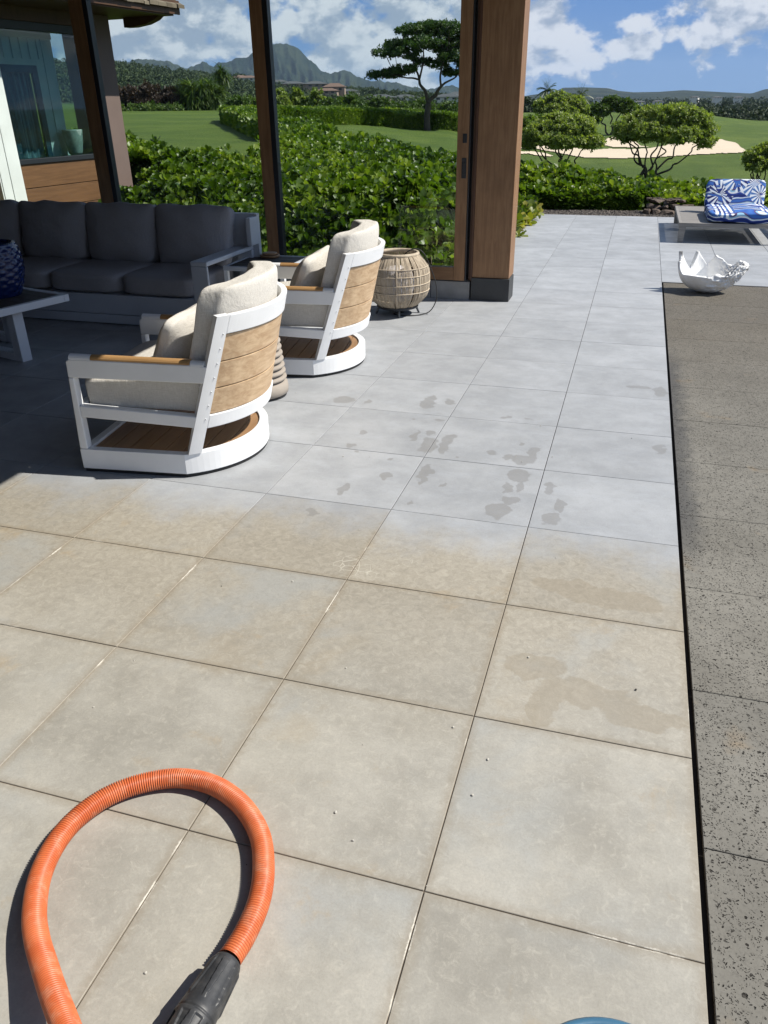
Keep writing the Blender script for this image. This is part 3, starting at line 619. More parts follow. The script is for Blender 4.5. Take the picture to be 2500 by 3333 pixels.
CW = .83
def uc(z): return .022+.331*(z-.123) if z > .12 else 0.0
def Dz(z): return .27 if z < .1232 else .228-.102*(z-.3)
def arcu(v, z, off=0):
    D = Dz(z); h = CW/2; Rr = (h*h+D*D)/(2*D); c = uc(z)+D-Rr; q = (v-h); q = max(-h, min(h, q))
    return c+math.sqrt(max(1e-6, Rr*Rr-q*q))
def arc_pts(z, off=0.0, n=28, h=CW/2, base=False):
    """points (u,v) along the back arc, moved inwards by off"""
    D = Dz(z); Rr = (h*h+D*D)/(2*D); cu = uc(z)+D-Rr; a = math.asin(min(1, h/Rr)); a = a if D < h else math.pi-a
    r_ = Rr-off; return [(cu+r_*math.cos(t), h+r_*math.sin(t)) for t in (-a+2*a*i/n for i in range(n+1))]
def arc_at(z, s, off):
    """point on the back arc at arc length s from the near end, moved inwards by off (s<0 counts from the far end)"""
    D = Dz(z); h = CW/2; Rr = (h*h+D*D)/(2*D); cu = uc(z)+D-Rr; a = math.asin(min(1, h/Rr)); t = -a+s/Rr
    return cu+(Rr-off)*math.cos(t), h+(Rr-off)*math.sin(t)
def arc_len(z):
    D = Dz(z); h = CW/2; Rr = (h*h+D*D)/(2*D); return 2*math.asin(min(1, h/Rr))*Rr
def band(b, z0, z1, off0, off1, n=28, m=4, trim=0, s0=0.0, s1=0.0, s2=None):
    """solid curved band; s0/s1: arc length trimmed at both ends; s2: keep only that length from the near end"""
    zs = [z0+(z1-z0)*i/m for i in range(m+1)]
    ring = [(z, off0) for z in zs]+[(z, off1) for z in zs[::-1]]; vs = []
    for z, off in ring:
        Ln_ = arc_len(z); a, c_ = s0, (Ln_-s1 if s2 is None else s2)
        for i in range(n+1):
            u, v = arc_at(z, a+(c_-a)*i/n, off); vs.append((u, v, z))
    k = n+1; q = len(ring)
    fs = [(i*k+j, i*k+j+1, ((i+1) % q)*k+j+1, ((i+1) % q)*k+j) for i in range(q) for j in range(k-1)]
    fs += [tuple(i*k for i in range(q)), tuple(i*k+k-1 for i in range(q))[::-1]]
    b.add(vs, fs, smooth=False)
def mirror_new(b, n0):
    for i in range(n0, len(b.v)): x, y, z = b.v[i]; b.v[i] = (x, CW-y, z)
def make_chair(loc, rz, label):
    p = empty('swivel_chair', loc, label, 'armchair', rz, 'white framed swivel armchairs')
    # ---- frame
    b = MB()
    outer = arc_pts(.02, 0, 36); inner = arc_pts(.02, .045, 36)
    outl = [(-.542, 0)]+outer+[(-.542, CW)]; inl = [(-.50, .042)]+[(u, min(max(v, .042), CW-.042)) for u, v in inner]+[(-.50, CW-.042)]
    n = len(outl); vs = [(x, y, z) for pl_, z in ((outl, .02), (outl, .123), (inl, .123), (inl, .02)) for x, y in pl_]
    b.add(vs, [(a*n+i, a*n+(i+1) % n, ((a+1) % 4)*n+(i+1) % n, ((a+1) % 4)*n+i) for a in range(4) for i in range(n)])
    b.build('base_ring', M_alu, p, .003)
    for v0, v1 in ((.001, .048), (CW-.048, CW-.001)):
        b = MB()
        b.prism([(-.542, .1235), (-.50, .1235), (-.50, .4855), (-.527, .4855)], v0, v1, 'y')
        b.prism([(-.527, .486), (.142, .483), (.168, .563), (.10, .568), (-.39, .574), (-.505, .576), (-.5245, .565)], v0, v1, 'y')
        b.prism([(-.4995, .290), (.072, .262), (.091, .32), (-.4995, .348)], v0, v1, 'y')
        b.build('side_frame', M_alu, p, .006, 3); b = MB()
        band(b, .1235, .793, 0, .042, 6, 10, s0=0, s2=.064)
        for k in range(7):
            z = .30+k*.068; u, v = arc_at(z, .048, -.0005); n0 = len(b.v)
            b.lathe([(.0, 0), (.005, 0), (.0045, .002), (0, .0025)], 8)
            for q in range(n0, len(b.v)): x_, y_, z_ = b.v[q]; b.v[q] = (u+x_+.5*z_, v-z_, z+y_)
        if v0 > .1: mirror_new(b, 0); b.f = [f[::-1] for f in b.f]
        b.build('back_post', M_alu, p, .003, 2)
        # teak cap on the arm
        b = MB(); prof = [(.0235*math.cos(t), .022*math.sin(t)) for t in (math.pi*i/8 for i in range(9))]; vm = (v0+v1)/2
        vs = [(u, vm+c_, zz+s_) for u, zz in ((-.40, .574), (.085, .5685)) for c_, s_ in prof]
        b.add(vs, [(i, i+1, 10+i, 9+i) for i in range(8)]+[tuple(range(9))[::-1], tuple(range(9, 18)), (8, 0, 9, 17)], smooth=False)
        b.build('arm_cap', M_teak_arm, p, .003)
        for ua, ub in ((-.508, -.401), (.086, .152)):
            b = MB(); vs = [(u, vm+c_*1.0, .5755-.011*(u+.5)/.6+s_*.95) for u in (ua, ub) for c_, s_ in prof]
            b.add(vs, [(i, i+1, 10+i, 9+i) for i in range(8)]+[tuple(range(9))[::-1], tuple(range(9, 18)), (8, 0, 9, 17)])
            b.build('arm_end', M_alu, p, .002)
    b = MB(); band(b, .706, .793, 0, .03, 40, 4, s0=.0645, s1=.0645); b.build('back_rail', M_alu, p, .004)
    b = MB(); band(b, .250, .318, 0, .03, 40, 3, s0=.0645, s1=.0645); b.build('lower_rail', M_alu, p, .004)
    b = MB(); b.box(-.5385, -.495, .049, CW-.049, .29, .345); b.build('front_rail', M_alu, p, .004)
    # ---- teak back boards and deck
    for k in range(3):
        z0 = .321+k*.1285; b = MB(); band(b, z0, z0+.1245, .008, .026, 40, 4, s0=.0655, s1=.0655)
        for i in range(len(b.smooth)): b.smooth[i] = False
        o = b.build('back_board', M_teak, p, .003); 
    def vlim(u):
        ps = [q for q in inl]; lo, hi = .044, CW-.044
        if u > 0:
            D = Dz(.02); h = CW/2; Rr = (h*h+D*D)/(2*D); cu = D-Rr; r_ = Rr-.046
            if u-cu < r_: hh = math.sqrt(r_*r_-(u-cu)**2); lo = max(lo, h-hh); hi = min(hi, h+hh)
            else: return None
        return lo, hi
    u = -.497; 
    while u < .22:
        u1 = min(u+.088, .2235); ks = [u+(u1-u)*i/6 for i in range(7)]; L_ = [(k, vlim(k)) for k in ks]; L_ = [(k, q) for k, q in L_ if q]
        if len(L_) > 1:
            poly = [(k, q[0]) for k, q in L_]+[(k, q[1]) for k, q in L_[::-1]]
            b = MB(); b.prism(poly, .088, .112, 'z'); b.build('deck_board', M_teak_deck, p, .002)
        u += .0925
    b = MB(); b.prism([(x*.985-.004, .012+y*.972) for x, y in outl], .0, .0195, 'z'); b.build('black_foot', M_rub, p)
    # ---- cushions
    def wrk(x, y, z): return 0
    def dseat(P, q): return Vector((min(P.x, arcu(P.y+CW/2, .30)-.040+.133), P.y, P.z+.012*math.cos(P.x*6)))
    cushion('seat_cushion', .372, .364, .086, M_linen, p, (-.133, CW/2, .394), (0, R(-1.5), 0), p=12, puff=.07, seed=1, deform=dseat, n=24, wr=.003)
    def dback(P, q):
        # P.y across, P.z up, P.x thickness
        v = CW/2+P.y; z = .643+P.z+.012*math.cos(P.y*7)+.022*abs(q[1])**6*(q[2] > 0)*q[2]
        th = P.x*(.78+.22*max(0, 1-abs(q[1])**4)*max(0, 1-abs(q[2])**4))
        return Vector((arcu(v, min(z, .80))-.135-.0+max(0, z-.8)*.25+th, v, z))
    cushion('back_cushion', .080, .345, .262, M_linen, p, (0, 0, 0), p=12, puff=.12, seed=3, deform=dback, n=24, wr=.0045)
    def dp(P, q):
        e = max(0, 1-abs(q[1])**3)*max(0, 1-abs(q[2])**3); k = 1+.10*(abs(q[1]*q[2]))**2
        return Vector((P.x*(.35+.65*e), P.y*k, P.z*k))
    cushion('throw_pillow', .072, .225, .195, M_linen, p, (-.075, .335, .575), (R(4), R(26), R(-8)), p=6, puff=.3, seed=6, deform=dp, n=22, wr=.005)
    return p
P0 = Vector((-2.271, .053, 0))
ch = make_chair(P0, R(7.3), 'swivel armchair nearest the camera, with cream linen cushions and teak back boards')
c2 = copy_tree(ch); c2.location = (-2.241, 1.672, 0); c2.rotation_euler = (0, 0, R(8.5)); c2['label'] = 'farther swivel armchair beside the woven lantern and the dark slatted side table'

# ---------------------------------------------------------------- ribbed stool
m = N('taupe_concrete'); v = m.vec('o'); f = m.noise(v, 7, 5, .6); m.set(m.mix(f, (.25, .215, .18), (.36, .32, .275)), .8); m.bump(m.noise(v, 80, 3), .25, .003); M_conc = m.m
b = MB(); prof = [(0, .012), (.150, .012), (.166, .022), (.170, .05), (.166, .082), (.150, .094), (.128, .097)]
for k in range(8):
    z = .104+k*.0375; r_ = .163-.0038*k
    prof += [(.126-.002*k, z-.004)]+[(r_-.020+.020*math.cos(t), z+.0125+.0145*math.sin(t)) for t in (R(a) for a in range(-70, 75, 20))]+[(.126-.002*k, z+.0295)]
prof += [(.122, .405), (.136, .410), (.139, .425), (.136, .478), (.128, .488), (.05, .490), (0, .490)]
b.lathe(prof, 64); b.cur = 1; b.lathe([(0, 0), (.155, 0), (.158, .0115), (0, .0115)], 48, mi=1)
o = b.build('garden_stool', [M_conc, M_rub], loc=(-2.44, 1.285, 0)); tag(o, 'taupe ribbed garden stool standing between the two swivel armchairs', 'stool')

# ---------------------------------------------------------------- woven lantern
M_rope = mat_wood('woven_rope', (.38, .31, .23), (.54, .46, .35), 'z', .8, .8, .2)
M_lampw = mat_paint('white_diffuser', (.72, .70, .74), .4)
lp = empty('woven_lantern', (-2.20, 3.55, 0), 'round woven rope lantern with an open top on short dark legs', 'lantern')
prof = [(.165, .075), (.205, .11), (.245, .155), (.262, .20), (.268, .26), (.268, .32), (.262, .375), (.250, .405), (.215, .45), (.175, .495)]
b = MB(); nr = 215
for k in range(nr):
    an = 2*math.pi*k/nr+rnd.uniform(-.006, .006); jr = rnd.uniform(-.002, .002)
    if rnd.random() < .05: continue
    b.tube([((r_+jr)*math.cos(an+.01*math.sin(z*30+k)), (r_+jr)*math.sin(an+.01*math.sin(z*30+k)), z) for r_, z in prof], .0031, 5, cap=False)
b.build('woven_shade', M_rope, lp)
b = MB()
def ringt(b, r_, z, t_, seg=48, s=6):
    vs = []; fs = []
    for i in range(seg):
        a_ = 2*math.pi*i/seg
        for j in range(s):
            c_ = 2*math.pi*j/s; q = r_+t_*math.cos(c_); vs.append((q*math.cos(a_), q*math.sin(a_), z+t_*math.sin(c_)))
    for i in range(seg):
        for j in range(s): fs.append((i*s+j, ((i+1) % seg)*s+j, ((i+1) % seg)*s+(j+1) % s, i*s+(j+1) % s))
    b.add(vs, fs, smooth=True)
for r_, z in ((.270, .21), (.274, .275), (.270, .345), (.257, .402)): ringt(b, r_, z, .0045)
for k in range(8):
    an = 2*math.pi*k/8+.25; b.tube([((r_+.003)*math.cos(an), (r_+.003)*math.sin(an), z) for r_, z in prof], .0065, 6)
b.build('rope_bands', M_rope, lp)
b = MB(); ringt(b, .172, .498, .015, 48, 8); b.build('rim', M_rope, lp)
b = MB(); ringt(b, .168, .068, .012, 48, 8); b.lathe([(0, .066), (.165, .066), (.165, .074), (0, .074)], 40); b.build('base_plate', M_dark, lp)
for k in range(4):
    an = R(20+90*k); b = MB(); b.tube([(.155*math.cos(an), .155*math.sin(an), .066), (.185*math.cos(an), .185*math.sin(an), .0)], [.011, .009], 8); b.build('leg', mat_plain('grey_metal', (.09, .095, .10), .5) if k == 0 else bpy.data.materials['grey_metal'], lp)
b = MB(); b.lathe([(0, .10), (.09, .10), (.125, .13), (.14, .2), (.14, .29), (.125, .35), (.085, .385), (.0, .385)], 32); b.build('diffuser', M_lampw, lp)
b = MB()
ctrl = [(-.02, .0, .37), (.03, .02, .46), (.10, .03, .52), (.165, .04, .530), (.22, .05, .49), (.27, .07, .38), (.315, .09, .24), (.325, .07, .12), (.285, .02, .03), (.21, -.04, .006), (.13, -.09, .006), (.04, -.10, .006), (-.02, -.05, .006), (.05, .02, .006)]
def smooth_path(pts, n=8):
    pts = [Vector(p) for p in pts]; out_ = []
    for i in range(len(pts)-1):
        p0, p1, p2, p3 = pts[max(i-1, 0)], pts[i], pts[i+1], pts[min(i+2, len(pts)-1)]
        for k in range(n):
            t = k/n; out_.append(.5*((2*p1)+(-p0+p2)*t+(2*p0-5*p1+4*p2-p3)*t*t+(-p0+3*p1-3*p2+p3)*t**3))
    out_.append(pts[-1]); return out_
b.tube(smooth_path(ctrl), .0045, 6); b.build('power_cord', M_rub, lp)

# ---------------------------------------------------------------- sofa
M_sframe = mat_paint('grey_sofa_frame', (.46, .49, .54), .45, .04)
sf = empty('sofa', (-5.3, 2.95, 0), 'long charcoal sofa with grey metal frame in the shade of the roof', 'sofa')
ox, oy = 5.3, -2.95
b = MB(); b.box(-7.22+ox, -3.445+ox, 2.583+oy, 3.40+oy, .012, .086); b.box(-7.22+ox, -3.445+ox, 2.583+oy, 3.40+oy, .090, .248); b.build('base_frame', M_sframe, sf, .003)
b = MB(); b.box(-7.22+ox, -3.39+ox, 3.402+oy, 3.45+oy, .012, .80); b.box(-3.43+ox, -3.388+ox, 3.26+oy, 3.40+oy, .56, .78); b.build('back_frame', M_sframe, sf, .004)
for x0, x1 in ((-3.585, -3.442), (-7.22, -7.077)):
    b = MB(); b.box(x0+ox, x1+ox, 2.56+oy, 2.582+oy, .012, .51); b.box(x0+ox, x1+ox, 2.56+oy, 3.40+oy, .5105, .545); b.box(x0+ox, x1+ox, 3.36+oy, 3.40+oy, .25, .51); b.build('arm', M_sframe, sf, .008, 3)
for k in range(5):
    xc = -3.585-.35-.70*k
    cushion('seat_cushion', .347, .385, .082, M_charc, sf, (xc+ox, 2.965+oy, .330), p=7, puff=.12, seed=k*1.7, n=14, wr=.005)
    def db(P, q): return Vector((P.x*(1+.05*q[2]), P.y*(.55+.45*max(0, 1-abs(q[0])**4)*max(0, 1-abs(q[2])**4)), P.z+.008*math.sin(P.x*20+k)))
    cushion('back_cushion', .342, .105, .245, M_charc, sf, (xc-.0+ox+.035, 3.235+oy, .632), (R(-11), 0, R(rnd.uniform(-1.5, 1.5))), p=9, puff=.22, seed=k*2.3, deform=db, n=16, wr=.007)

# side table
M_slat = mat_wood('dark_slats', (.045, .036, .032), (.07, .058, .05), 'x', 1, .6, .3)
st_ = empty('side_table', (-3.235, 3.22, 0), 'dark slatted side table between the sofa arm and the farther armchair', 'side table')
b = MB(); b.box(-.27, .27, -.29, -.262, .415, .45); b.box(-.27, .27, .262, .29, .415, .45); b.box(-.27, -.242, -.2615, .2615, .415, .45); b.box(.242, .27, -.2615, .2615, .415, .45); b.build('table_frame', M_sframe, st_, .003)
b = MB()
for k in range(6): b.box(-.2415, .2415, -.258+k*.087, -.258+k*.087+.082, .425, .447)
b.build('slatted_top', M_slat, st_, .002)
for x in (-.25, .25):
    for y in (-.27, .27): b = MB(); b.box(x-.018, x+.018, y-.018, y+.018, 0, .4145); b.build('leg', M_alu, st_, .002)
b = MB(); b.lathe([(0, 0), (.075, 0), (.085, .008), (.085, .018), (.07, .02), (.068, .012), (0, .012)], 32); b.lathe([(0, .0205), (.06, .0205), (.066, .028), (.06, .036), (0, .036)], 32)
tag(b.build('coaster_stack', M_teak_deck, loc=(-3.30, 3.41, .4505)), 'round wooden coaster stack on the dark slatted side table', 'coasters')

# coffee table
M_tabw = mat_paint('white_table_paint', (.62, .65, .70), .45, .03)
ct = empty('coffee_table', (-4.18, 1.84, 0), 'white sled leg coffee table with dark top in the shaded lounge', 'coffee table', rz=R(-15))
# local: -x runs along the long side, -y towards the camera
b = MB(); b.box(-1.25, 0, -.80, -.76, .37, .42); b.box(-1.25, 0, -.04, 0, .37, .42); b.box(-.04, 0, -.7595, -.0405, .37, .42); b.box(-1.25, -1.21, -.7595, -.0405, .37, .42); b.build('apron', M_tabw, ct, .004)
b = MB()
for k in range(7): b.box(-1.2085, -.0415, -.757+k*.1025, -.757+k*.1025+.099, .385, .415)
b.build('table_top', M_slat, ct, .002)
for y in (-.36, -.08):
    b = MB(); xr = -.115 if y < -.2 else -.62
    b.prism([(xr-.085, .0), (xr, .0), (xr+.0, .369), (xr-.085, .369)], y-.04, y+.04, 'y'); b.prism([(-1.15, .0), (xr-.086, .0), (xr-.086, .055), (-1.15, .055)], y-.04, y+.04, 'y'); b.prism([(-1.235, .0), (-1.151, .0), (-1.151, .369), (-1.235, .369)], y-.04, y+.04, 'y')
    b.build('sled_leg', M_tabw, ct, .004)
m = N('cobalt_glaze'); m.set((.008, .018, .085), .18, 0, .6); f = m.noise(m.vec('o'), 60, 3); m.bump(f, .1, .003); M_cob = m.m
b = MB(); pr_ = []
NZ = 56
for i in range(NZ+1):
    t = i/NZ; z = .36*t; r_ = .125+.080*math.sin(math.pi*(t*.66+.10)); pr_.append((r_, z))
def dia(an, z):
    a_ = an*11; q = z/.36*14; return .040*(abs(math.sin(a_*.5+q*.5*math.pi))*abs(math.sin(a_*.5-q*.5*math.pi)))*(1 if .01 < z < .335 else 0)
b.lathe([(0, 0)]+pr_+[(pr_[-1][0]-.012, .362), (pr_[-1][0]-.02, .34), (.16, .2), (.10, .02), (0, .02)], 180, wob=dia)
o = b.build('vase', M_cob, loc=(-4.665, 1.70, .4155)); tag(o, 'cobalt blue vase with scaly diamond relief on the coffee table', 'vase')

# ---------------------------------------------------------------- orange vacuum hose
HP = [(-1.068, -2.411, 0.14), (-1.167, -2.337, 0.1), (-1.24, -2.283, 0.08), (-1.305, -2.232, 0.062), (-1.361, -2.186, 0.05), (-1.413, -2.132, 0.04), (-1.466, -2.05, 0.032), (-1.493, -1.965, 0.029), (-1.494, -1.885, 0.028), (-1.465, -1.803, 0.028), (-1.404, -1.735, 0.028), (-1.315, -1.688, 0.028), (-1.214, -1.684, 0.029), (-1.115, -1.721, 0.028), (-1.031, -1.791, 0.028), (-0.981, -1.875, 0.028), (-0.954, -1.957, 0.029), (-0.948, -2.04, 0.032), (-0.953, -2.103, 0.037)]
path = smooth_path(HP, 60)
# resample evenly
acc = [0.]
for i in range(1, len(path)): acc.append(acc[-1]+(path[i]-path[i-1]).length)
tot = acc[-1]; pitch = .0060; ns = int(tot/pitch)*4
pa = np.array([tuple(q) for q in path]); sN = np.linspace(0, tot, ns+1); RP = np.stack([np.interp(sN, acc, pa[:, i]) for i in range(3)], 1)
rad = [.0262+(.0 if i % 4 in (0,) else (-.0040 if i % 4 == 2 else -.0008)) for i in range(ns+1)]
m = N('orange_hose_plastic'); v = m.vec('o'); f = m.noise(v, 18, 4); g = m.attr('groove').outputs['Fac']
c = m.mix(m.rng(f, .35, .7), (.52, .115, .035), (.62, .165, .06)); c = m.mix(m.math('MULTIPLY', m.rng(m.noise(v, 34, 6, .7), .48, .70), .38), c, (.62, .36, .24)); c = m.mix(m.math('MULTIPLY', g, .85), c, (.13, .012, .005)); m.set(c, .42, 0, .4); M_hose = m.m
def tube_np(name, P, rad, seg, mat, parent, attrs):
    b = MB(); b.tube([tuple(q) for q in P], rad, seg, cap=False); V = np.array([tuple(q) for q in b.v]); F = np.array(b.f)
    return np_mesh(name, V, F, mat, parent, {k: np.repeat(a, seg) for k, a in attrs.items()})
hs = empty('vacuum_hose', (-1.2, -2.0, 0), 'corrugated orange vacuum hose looped on the beige tiles with a black rubber cuff', 'hose')
o = tube_np('corrugated_tube', RP-np.array([-1.2, -2.0, 0]), rad, 22, M_hose, hs, {'groove': [1. if i % 4 == 2 else 0. for i in range(ns+1)]})
# cuff along the last direction
cA = Vector((-0.952, -2.112, .040)); cB = Vector((-0.959, -2.234, .050)); ax = (cB-cA).normalized(); Ln = .225
q = ax.to_track_quat('Z', 'Y')
m = N('scuffed_rubber'); v = m.vec('o'); f = m.noise(v, 26, 5, .7); g = m.noise(v, 5, 3)
m.set(m.mix(m.rng(f, .4, .75), (.022, .023, .025), (.055, .055, .056)), m.rng(g, .3, .7, .55, .38)); m.bump(f, .15, .002); M_cuff = m.m
def cuffr(t):
    pts = [(0, .029), (.03, .0315), (.35, .0375), (.52, .0415), (.545, .0415), (.552, .0395), (.565, .0395), (.572, .0425), (.72, .0415), (.9, .038), (.97, .037), (1, .035)]
    return float(np.interp(t, [a for a, _ in pts], [b_ for _, b_ in pts]))
vs, fs = [], []; nt_, na = 150, 210
for i in range(nt_+1):
    t = i/nt_
    for k in range(na):
        an = 2*math.pi*k/na; r_ = cuffr(t)
        if .04 < t < .46:   # raised tapering ribs towards the hose
            ph = (an*7/(2*math.pi)) % 1; wdt = .5-.28*(t-.04)/.42; r_ += .0032*(1 if abs(ph-.5) < wdt/2 else 0)*min(1, (t-.04)/.03)*min(1, (.46-t)/.04)
        if .60 < t < .93:   # tapered dents on the grip collar
            ph = (an*9/(2*math.pi)) % 1; wdt = .62*(1-(t-.60)/.36); r_ -= .0042*(1 if abs(ph-.5) < wdt/2 else 0)*min(1, (t-.60)/.01)
        vs.append((r_*math.cos(an), r_*math.sin(an), t*Ln))
for i in range(nt_): fs += [(i*na+k, i*na+(k+1) % na, (i+1)*na+(k+1) % na, (i+1)*na+k) for k in range(na)]
b = MB(); b.add(vs, fs, smooth=True); b.add([(.034*math.cos(2*math.pi*k/24), .034*math.sin(2*math.pi*k/24), Ln) for k in range(24)], [tuple(range(24))])
o = b.build('rubber_cuff', M_cuff, hs); o.rotation_mode = 'QUATERNION'; o.rotation_quaternion = q; o.location = cA-Vector((-1.2, -2.0, 0))+Vector((0, 0, 0))
end = cA+ax*Ln; P2 = smooth_path([end-ax*.01, end+ax*.1, end+ax*.2+Vector((-.04, 0, 0)), end+ax*.35+Vector((-.12, 0, 0))], 60)
n2_ = 260; a2_ = np.array([tuple(q_) for q_ in P2]); idx_ = np.linspace(0, len(P2)-1, n2_+1); RP2 = np.stack([np.interp(idx_, range(len(P2)), a2_[:, i]) for i in range(3)], 1)
tube_np('corrugated_tube', RP2-np.array([-1.2, -2.0, 0]), [.0262+(-.0030 if i % 4 == 2 else 0) for i in range(n2_+1)], 22, M_hose, hs, {'groove': [1. if i % 4 == 2 else 0. for i in range(n2_+1)]})
# blue tub at the bottom edge
m = N('blue_plastic'); f = m.noise(m.vec('o'), 20, 4); m.set(m.mix(f, (.035, .11, .19), (.055, .155, .25)), .4); M_bluep = m.m
b = MB(); b.lathe([(0, .001), (.12, .001), (.15, .02), (.160, .05), (.163, .052), (.166, .050), (.160, .0), (.168, .0), (.175, .052), (.168, .058), (.158, .056), (.145, .03), (0, .01)], 64)
o = b.build('tub', M_bluep, loc=(-.172, -2.185, 0)); tag(o, 'round blue plastic tub cut off by the bottom edge of the picture', 'tub')
# crumbs on the tiles
M_crumb = mat_plain('grit', (.45, .43, .38), .8); M_crumbd = mat_plain('dark_grit', (.03, .028, .025), .8)
for i in range(46):
    x, y = rnd.uniform(-2.6, -.03), rnd.uniform(-2.2, 1.6); s_ = rnd.uniform(.0012, .0032); b = MB(); V_, F_ = superbox(s_, s_*rnd.uniform(.6, 1.6), s_*.7, 2.5, 2, None, 0, i, .0004); b.add(V_, F_)
    dk = rnd.random() < .3; o = b.build('grit_speck', M_crumbd if dk else M_crumb, loc=(x, y, s_*.7+.0006))
    tag(o, 'dark speck of grit on the patio tiles' if dk else 'pale speck of grit on the patio tiles', 'grit', 'dark grit specks' if dk else 'pale grit specks')

# ---------------------------------------------------------------- clam shell planter
m = N('white_shell'); v = m.vec('o'); f = m.noise(v, 14, 6, .7); g = m.vor(v, 30); sx = m.n('ShaderNodeSeparateXYZ'); m.l(v, sx.inputs[0]); ro = m.rng(sx.outputs['X'], .05, .16)
m.set(m.mix(m.math('MULTIPLY', m.rng(f, .5, .7), .3), (.86, .86, .85), (.66, .66, .64)), .6); m.bump(m.math('MULTIPLY', m.math('ADD', f, g), m.math('ADD', m.math('MULTIPLY', ro, 1.0), .12)), .9, .02); M_shell = m.m
V, F = [], []; na, nt_ = 144, 34
spk = [(188, .30, .125), (152, .27, .195), (112, .30, .185), (74, .32, .15)]
for i in range(nt_+1):
    t = i/nt_
    for k in range(na):
        th = 2*math.pi*k/na; d_ = math.degrees(th)
        H = .165+.02*max(0, math.sin(th)); pl_ = max(0, min(1, (65-abs((d_-355+180) % 360-180))/22)); H += pl_*(.085+.05*(fbm(np.array([d_*.05]), np.array([0.]), 1.7, 5, 3)[0]-.3))
        sh = 0
        for a_, wd, hh in spk:
            q = abs((d_-a_+180) % 360-180)/57.3/wd
            if q < 2.2: sh = max(sh, hh*(max(0, 1-(q/1.25))**.95) if q < 1.25 else 0)
        H += sh*(t**2.6)*.88
        s_ = (math.sin(t*math.pi/2))**.52; flare = 1+.10*t
        flute = 1+.055*math.cos(7*th+.6)*t
        rx, ry = .255*flare*flute, .165*flare*flute
        rough = (.022*(fbm(np.array([d_*.06]), np.array([t*6]), 1.6, 2, 3)[0]-.5)*2) if (d_ < 60 or d_ > 262) else 0
        x = (rx+rough)*s_*math.cos(th)+ (.02 if d_ < 70 or d_ > 290 else 0)*t; y = (ry+rough)*s_*math.sin(th)+.05*t*sh; x -= .22*sh*t**2
        z = H*(t**1.25)
        V.append((x, y, z))
for i in range(nt_):
    for k in range(na): F.append((i*na+k, i*na+(k+1) % na, (i+1)*na+(k+1) % na, (i+1)*na+k))
b = MB(); b.add(V, F, smooth=True); o = b.build('clam_shell', M_shell, loc=(.405, 5.05, -.002))
so_ = o.modifiers.new('sol', 'SOLIDIFY'); so_.thickness = .036; so_.offset = -1
tag(o, 'large white fluted clam shell ornament on the dark stone paving', 'shell')

# ---------------------------------------------------------------- sun lounger
M_gwood = mat_wood('weathered_grey_wood', (.20, .185, .17), (.31, .29, .265), 'x', .8, .75, .3)
m = N('blue_print_fabric'); v = m.vec('o'); 
def burst(cx, cy, n_, r_, w_, plane):
    mp_ = m.vec(v, loc=(-cx, -cy, 0) if plane == 'xy' else (-cx, 0, -cy)); s_ = m.n('ShaderNodeSeparateXYZ'); m.l(mp_, s_.inputs[0])
    a_ = m.math('ARCTAN2', s_.outputs[1 if plane == 'xy' else 2], s_.outputs[0]); ln = m.n('ShaderNodeVectorMath', operation='LENGTH')
    cb_ = m.n('ShaderNodeCombineXYZ'); m.l(s_.outputs[0], cb_.inputs[0]); m.l(s_.outputs[1 if plane == 'xy' else 2], cb_.inputs[1]); m.l(cb_.outputs[0], ln.inputs[0])
    st = m.math('SINE', m.math('MULTIPLY', a_, n_)); return m.math('MULTIPLY', m.rng(st, -.1, .1), m.rng(ln.outputs['Value'], r_*.98, r_, 1, 0)), m.rng(ln.outputs['Value'], r_*.98, r_, 1, 0)
nz = m.n('ShaderNodeTexNoise'); nz.inputs['Scale'].default_value = 4.0; nz.inputs['Detail'].default_value = 1.5; nz.inputs['Distortion'].default_value = 1.2; m.l(v, nz.inputs['Vector'])
wav = m.n('ShaderNodeTexWave', wave_type='RINGS'); wav.inputs['Scale'].default_value = 1.6; wav.inputs['Distortion'].default_value = 7; wav.inputs['Detail'].default_value = 1.5; wav.inputs['Detail Scale'].default_value = 1.6; m.l(m.vec('o', (1, .8, 1.4)), wav.inputs['Vector'])
c = m.ramp(wav.outputs['Fac'], [(0, (.012, .025, .13)), (.20, (.03, .07, .32)), (.26, (.66, .69, .72)), (.46, (.72, .74, .76)), (.48, (.22, .42, .58)), (.62, (.28, .48, .64)), (.64, (.05, .03, .09)), (.76, (.12, .08, .17)), (.78, (.03, .09, .36)), (1, (.05, .15, .45))])
for (cx, cy, n_, r_, pl_) in ((-.20, .47, 15, .17, 'xz'), (.22, .60, 15, .17, 'xz'), (-.02, .66, 14, .17, 'xz'), (.30, .47, 13, .12, 'xz')):
    s_, disc = burst(cx, cy, n_, r_, .1, pl_); s_ = m.math('MULTIPLY', s_, 1.0)
    c = m.mix(m.math('MULTIPLY', disc, m.rng(nz.outputs['Fac'], .44, .47)), c, m.mix(s_, (.74, .77, .80), m.mix(m.rng(nz.outputs['Fac'], .5, .6), (.022, .03, .14), (.08, .18, .42))))
m.set(c, .85, 0, .2); M_print = m.m
